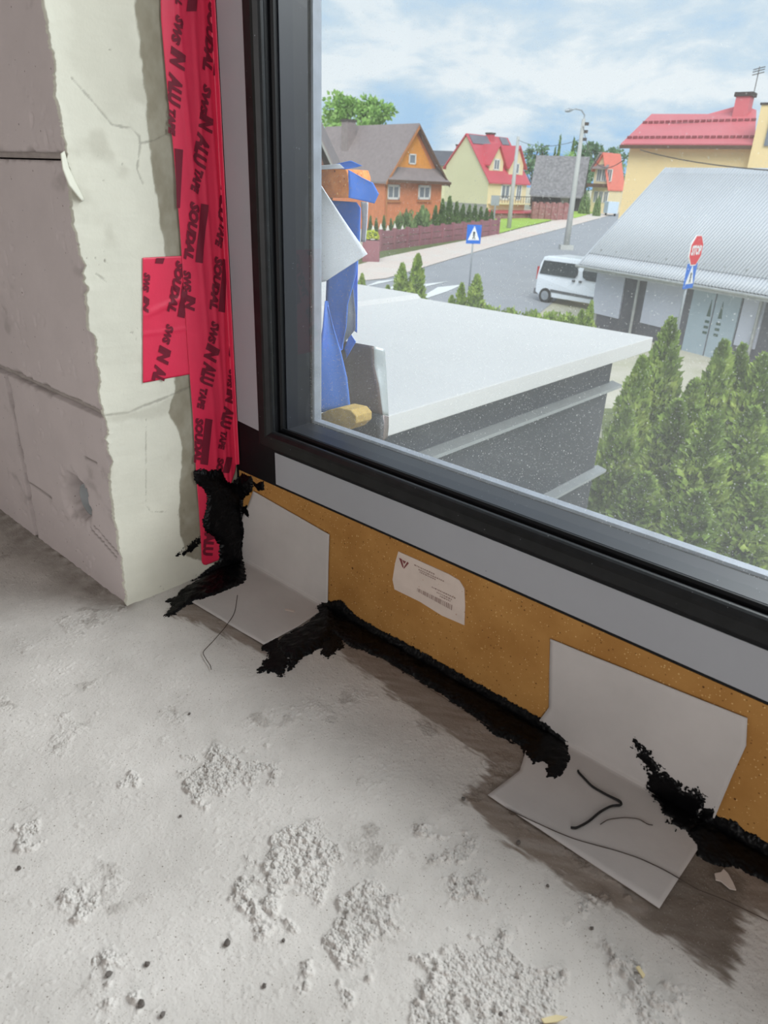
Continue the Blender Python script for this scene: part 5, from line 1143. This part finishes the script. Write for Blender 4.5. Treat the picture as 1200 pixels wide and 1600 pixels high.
M_LEAF = leaf_mat('tree leaves', (116, 158, 82), (144, 184, 100), (176, 208, 130), 0.6)
M_LEAFD = leaf_mat('dark tree leaves', (90, 122, 92), (112, 144, 108), (140, 168, 128), 0.5)
M_BARK = pm('bark', (92, 74, 58), 0.9, var=0.2, scale=10)
def sprays(C, D, size, rs, flat=0.5):
    """diamond sprays at centres C pointing along D"""
    n = len(C); a = np.cross(D, rs.normal(size=(n, 3))); a /= np.linalg.norm(a, axis=1)[:, None] + 1e-9; s = size * rs.uniform(0.6, 1.3, n)[:, None]
    V = np.stack([C - D * s * 0.5, C + a * s * flat * 0.5, C + D * s * 0.6, C - a * s * flat * 0.5], 1).reshape(-1, 3)
    return V, np.arange(4 * n).reshape(n, 4)
def conifer_mesh(h, r, n, size, seed, mat, power=0.8):
    rs = np.random.default_rng(seed); u = rs.random(n); z = h * (1 - np.sqrt(1 - u * 0.999)) if power > 1 else h * u ** 1.15
    prof_ = r * np.minimum(1, ((h - z) / (h * 0.86)).clip(0) ** power) * (0.72 + 0.28 * np.minimum(1, z / (0.12 * h)))
    th = rs.random(n) * 2 * math.pi; lob = 0.60 + 0.62 * fbm(np.abs(th - math.pi) * 1.7 + seed, z * 9.0 / max(h, 0.5), 800 + seed, 3) + 0.12 * np.sin(th * 5 + z * 2)
    rad = prof_ * lob * rs.uniform(0.72, 1.05, n); C = np.stack([rad * np.cos(th), rad * np.sin(th), z], -1)
    D = np.stack([np.cos(th) * 0.55, np.sin(th) * 0.55, np.full(n, 0.9)], -1) + rs.normal(0, 0.30, (n, 3)); D /= np.linalg.norm(D, axis=1)[:, None]
    V, Fq = sprays(C, D, size, rs)
    me_o = np_mesh('foliage', V, Fq, mat, smooth=False); me = me_o.data; bpy.data.objects.remove(me_o)
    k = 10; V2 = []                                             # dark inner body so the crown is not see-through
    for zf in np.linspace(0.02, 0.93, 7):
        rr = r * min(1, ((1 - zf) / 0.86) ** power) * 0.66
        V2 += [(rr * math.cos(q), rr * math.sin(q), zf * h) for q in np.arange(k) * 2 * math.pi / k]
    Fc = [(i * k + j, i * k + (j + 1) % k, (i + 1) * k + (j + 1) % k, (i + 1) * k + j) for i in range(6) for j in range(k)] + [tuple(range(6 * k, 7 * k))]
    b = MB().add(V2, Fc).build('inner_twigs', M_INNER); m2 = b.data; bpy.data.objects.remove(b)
    b = MB().tube([(0, 0, -0.1), (0, 0, h * 0.5)], [h * 0.02, h * 0.01], 6).build('trunk', M_BARK); m3 = b.data; bpy.data.objects.remove(b)
    return me, m2, m3
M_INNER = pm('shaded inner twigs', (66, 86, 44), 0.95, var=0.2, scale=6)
def place(name, meshes, label, cat, loc, rot=0.0, sc=(1, 1, 1), group=None):
    t = thing(name, label, cat, loc, rot, group); t.scale = sc
    for nm, me in zip(('foliage', 'inner_twigs', 'trunk'), meshes):
        if me is None: continue
        o = bpy.data.objects.new(nm, me); COL.objects.link(o); o.parent = t
        if nm == 'foliage': o['kind'] = 'stuff'
    return t
def top_at(px, py, s):
    p = at(px, py, s); z = gz(p[0], p[1]); return (p[0], p[1], z), p[2] - z
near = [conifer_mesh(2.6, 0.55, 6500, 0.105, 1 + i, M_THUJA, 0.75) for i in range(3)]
TH = [(1050, 500, 10.2, 1.0, 'tall pointed thuja beside the annex roof corner'), (1004, 560, 9.4, 0.9, 'thuja directly at the end of the annex wall'),
      (1133, 536, 9.6, 1.0, 'thuja with a sharp tip left of the pair at the right edge'), (1161, 541, 9.8, 0.9, 'thuja behind the sharp-tipped one toward the right edge'),
      (1193, 556, 9.4, 1.0, 'thuja cut by the right edge in the back row'), (1088, 596, 9.0, 1.0, 'lower thuja in the gap below the garage door'),
      (982, 640, 8.0, 0.85, 'bright yellow-tipped thuja leaning on the annex wall'), (1060, 628, 8.2, 1.15, 'broad thuja in the middle of the hedge row'),
      (1112, 650, 7.6, 1.2, 'broad front thuja below the garage door'), (1180, 640, 7.8, 1.2, 'broad front thuja at the right edge'),
      (1010, 742, 6.9, 1.2, 'lowest thuja in front near the pane bottom'), (1090, 770, 6.5, 1.25, 'front thuja near the pane bottom centre right'), (1185, 760, 6.5, 1.25, 'front thuja near the pane bottom at the right'),
      (1240, 600, 8.8, 1.2, 'thuja just past the right edge of the pane view')]
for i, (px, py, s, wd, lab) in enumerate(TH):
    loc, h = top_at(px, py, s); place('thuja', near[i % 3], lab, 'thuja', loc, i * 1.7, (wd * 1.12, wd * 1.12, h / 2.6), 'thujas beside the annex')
mid = conifer_mesh(1.6, 0.42, 1500, 0.12, 21, M_THUJA, 0.7)
for px, py, s, wd, lab in ((629, 412, 27, 0.9, 'small thuja left of a pair behind the white roof'), (653, 398, 27, 0.95, 'taller thuja of the pair behind the white roof'), (606, 446, 27, 0.7, 'tiny thuja by the crossing left of the pair'), (566, 428, 27, 0.6, 'tiny thuja beside the blue foil'),
                           (746, 430, 25, 0.95, 'small thuja right of the crossing sign pole'), (722, 443, 25, 0.7, 'small low thuja left of the crossing sign pole'), (706, 462, 25, 0.6, 'tiny bush-like thuja left of the sign pole'), (925, 470, 23.5, 0.5, 'narrow yellow-green thuja before the garage corner'), (910, 484, 23.5, 0.6, 'low thuja before the van front')):
    loc, h = top_at(px, py, s); place('thuja', mid, lab, 'thuja', loc, px * 0.7, (wd * 1.35, wd * 1.35, h / 1.6), 'small thujas beyond the white roof')
def bush_mesh(rx, ry, rz, n, size, seed, mat):
    rs = np.random.default_rng(seed); d = rs.normal(size=(n, 3)); d[:, 2] = np.abs(d[:, 2]); d /= np.linalg.norm(d, axis=1)[:, None]
    C = d * np.array([rx, ry, rz]) * (0.75 + 0.3 * fbm(d[:, 0] * 3 + seed, d[:, 1] * 3 + d[:, 2] * 2, 850)[:, None]) * rs.uniform(0.75, 1.03, n)[:, None]
    D = d + rs.normal(0, 0.5, (n, 3)); D /= np.linalg.norm(D, axis=1)[:, None]; V, Fq = sprays(C, D, size, rs, 0.7)
    o = np_mesh('foliage', V, Fq, mat, smooth=False); me = o.data; bpy.data.objects.remove(o)
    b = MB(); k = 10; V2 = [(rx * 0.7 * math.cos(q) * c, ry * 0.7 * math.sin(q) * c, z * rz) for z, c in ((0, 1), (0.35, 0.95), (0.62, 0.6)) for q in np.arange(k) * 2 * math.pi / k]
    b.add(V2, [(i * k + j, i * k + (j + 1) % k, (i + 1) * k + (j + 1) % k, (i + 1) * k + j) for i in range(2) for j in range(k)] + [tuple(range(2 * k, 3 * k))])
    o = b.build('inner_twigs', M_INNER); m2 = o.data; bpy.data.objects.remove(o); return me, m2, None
ORD = 'first second third fourth fifth sixth seventh eighth ninth tenth'.split()
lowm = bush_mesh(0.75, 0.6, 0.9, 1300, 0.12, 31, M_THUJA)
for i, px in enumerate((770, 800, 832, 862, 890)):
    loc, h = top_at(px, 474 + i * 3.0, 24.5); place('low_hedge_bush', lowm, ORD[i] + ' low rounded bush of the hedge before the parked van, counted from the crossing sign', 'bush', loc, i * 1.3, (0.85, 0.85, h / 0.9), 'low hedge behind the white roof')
far = conifer_mesh(2.4, 0.6, 700, 0.24, 41, M_THUJAF, 0.7)
for i, (px, py, wd) in enumerate(((681, 322, 0.8), (692, 312, 0.9), (703, 308, 1.0), (714, 316, 0.9), (724, 320, 0.9), (734, 321, 0.8), (743, 320, 0.9), (752, 324, 0.8), (761, 326, 0.8), (769, 328, 0.7))):
    loc, h = top_at(px, py, fence_s(px) + 2.0); place('thuja', far, ORD[i] + ' dark thuja from the orange house in the dense row behind the maroon fence', 'thuja', loc, i, (wd, wd, h / 2.4), 'thuja row behind the maroon fence')
for i, px in enumerate((579, 588, 600, 611, 621)):
    loc, h = top_at(px, 338 + (i % 2) * 4, fence_s(px) + 1.6); place('thuja', far, ORD[i] + ' slim young thuja from the low pillar, planted apart before the orange house', 'thuja', loc, i, (0.5, 0.5, h / 2.4), 'young thujas before the orange house')
bsh = bush_mesh(2.2, 1.4, 2.0, 900, 0.32, 51, leaf_mat('grey-green shrub', (96, 122, 74), (120, 146, 92), (146, 168, 112), 0.8))
for px, py, lab in ((635, 326, 'broad grey-green shrub before the left house window'), (662, 320, 'broad grey-green shrub before the right house window')):
    loc, h = top_at(px, py, fence_s(px) + 2.6); place('shrub', bsh, lab, 'shrub', loc, px, (0.6, 0.6, h / 2.0), 'grey-green shrubs before the orange house')
ysh = bush_mesh(0.8, 0.6, 0.6, 500, 0.14, 61, M_YELLOW); place('shrub', ysh, 'bright yellow-green cushion shrub on the low maroon pillar', 'shrub', (pp[0], pp[1], pp[2] + 1.36), 0, (0.75, 0.75, 0.9))
M_GNOME = pm('white garden ornament', (226, 222, 214), 0.6)
for i, px in enumerate((583, 595, 606, 617, 629)):
    sf = fence_s(px) + 0.8; p = at(px, 352, sf); z = gz(p[0], p[1]); hh_ = at(px, 352 - (i % 2) * 3, sf)[2] - z
    tag(MB().tube([(p[0], p[1], z), (p[0], p[1], z + hh_ * 0.75), (p[0], p[1], z + hh_)], [0.16, 0.16, 0.02], 8).build('fence_stake', M_GNOME), ORD[i] + ' short white garden stake from the low pillar, between the young thujas', 'stake', 'white garden stakes')
def tree(label, px, py_top, s, wpx, mat, seed, n=1800, size=None, gap=0.5, name='tree', trunk=0.3, group='trees beyond the houses'):
    loc, h = top_at(px, py_top, s); rw = wpx / 2 * s / F; rs = np.random.default_rng(seed); t = thing(name, label, 'tree', loc, 0, group); size = size or rw * 0.22
    cl = 24; cc = np.stack([rs.uniform(-1, 1, cl) * rw * 0.72, rs.uniform(-1, 1, cl) * rw * 0.6, h * (trunk + (1 - trunk) * rs.uniform(0.15, 0.88, cl))], -1); cc[0] = (0, 0, h * 0.9); cr = rw * rs.uniform(0.30, 0.50, cl)
    idx = rs.integers(0, cl, n); d = rs.normal(size=(n, 3)); d /= np.linalg.norm(d, axis=1)[:, None]
    C = cc[idx] + d * cr[idx][:, None] * rs.random(n)[:, None] ** 0.45; C[:, 2] = np.minimum(C[:, 2], h)
    V, Fq = sprays(C, d, size, rs, 0.8); o = np_mesh('foliage', V, Fq, mat, t, smooth=False); o['kind'] = 'stuff'
    b = MB().tube([(0, 0, -0.3), (0, 0, h * 0.85)], [h * 0.025, h * 0.008], 6)
    for q in cc[1:8]: b.tube([(0, 0, h * trunk), tuple(q)], [h * 0.012, h * 0.004], 5)
    b.build('trunk', M_BARK, t); return t
tree('bushy light green tree rising behind the brown roof at left', 535, 144, 105, 74, M_LEAF, 71, 3600, 0.5)
tree('second light green tree behind the brown roof, right of the first', 583, 146, 118, 58, M_LEAF, 72, 3000, 0.5)
tree('grey-green tree right of the red-roofed cream house', 841, 221, 130, 34, M_LEAFD, 73, 900)
tree('tall leafy tree behind the street lamp', 925, 222, 152, 44, M_LEAFD, 74, 1400)
tree('dense green tree between the hut and the street lamp', 914, 250, 128, 30, M_LEAFD, 76, 1200)
tree('yellow-green tree behind the hut, left of the lamp', 887, 232, 140, 24, M_LEAF, 75, 900)
tree('leafy tree between the street house and the beige building', 968, 226, 145, 36, M_LEAFD, 77, 900)
fcon = conifer_mesh(9.0, 1.3, 800, 0.8, 81, M_THUJAF, 1.0)
for px, py, lab in ((876, 214, 'tall thin spruce left of the street lamp'), (897, 217, 'tall thin spruce just left of the lamp pole'), (868, 232, 'shorter spruce at the left of the spruce pair')):
    loc, h = top_at(px, py, 150); place('spruce', fcon, lab, 'spruce', loc, px, (0.55, 0.55, h / 9.0), 'spruces beyond the hut')
for px, py, s, w_, lab in ((917, 300, 112, 22, 'green shrub beside the hut'), (936, 306, 108, 14, 'small shrub before the street house')):
    loc, h = top_at(px, py, s); k = w_ / 2 * s / F / 2.2; place('shrub', bsh, lab, 'shrub', loc, px, (k, k, h / 2.0))
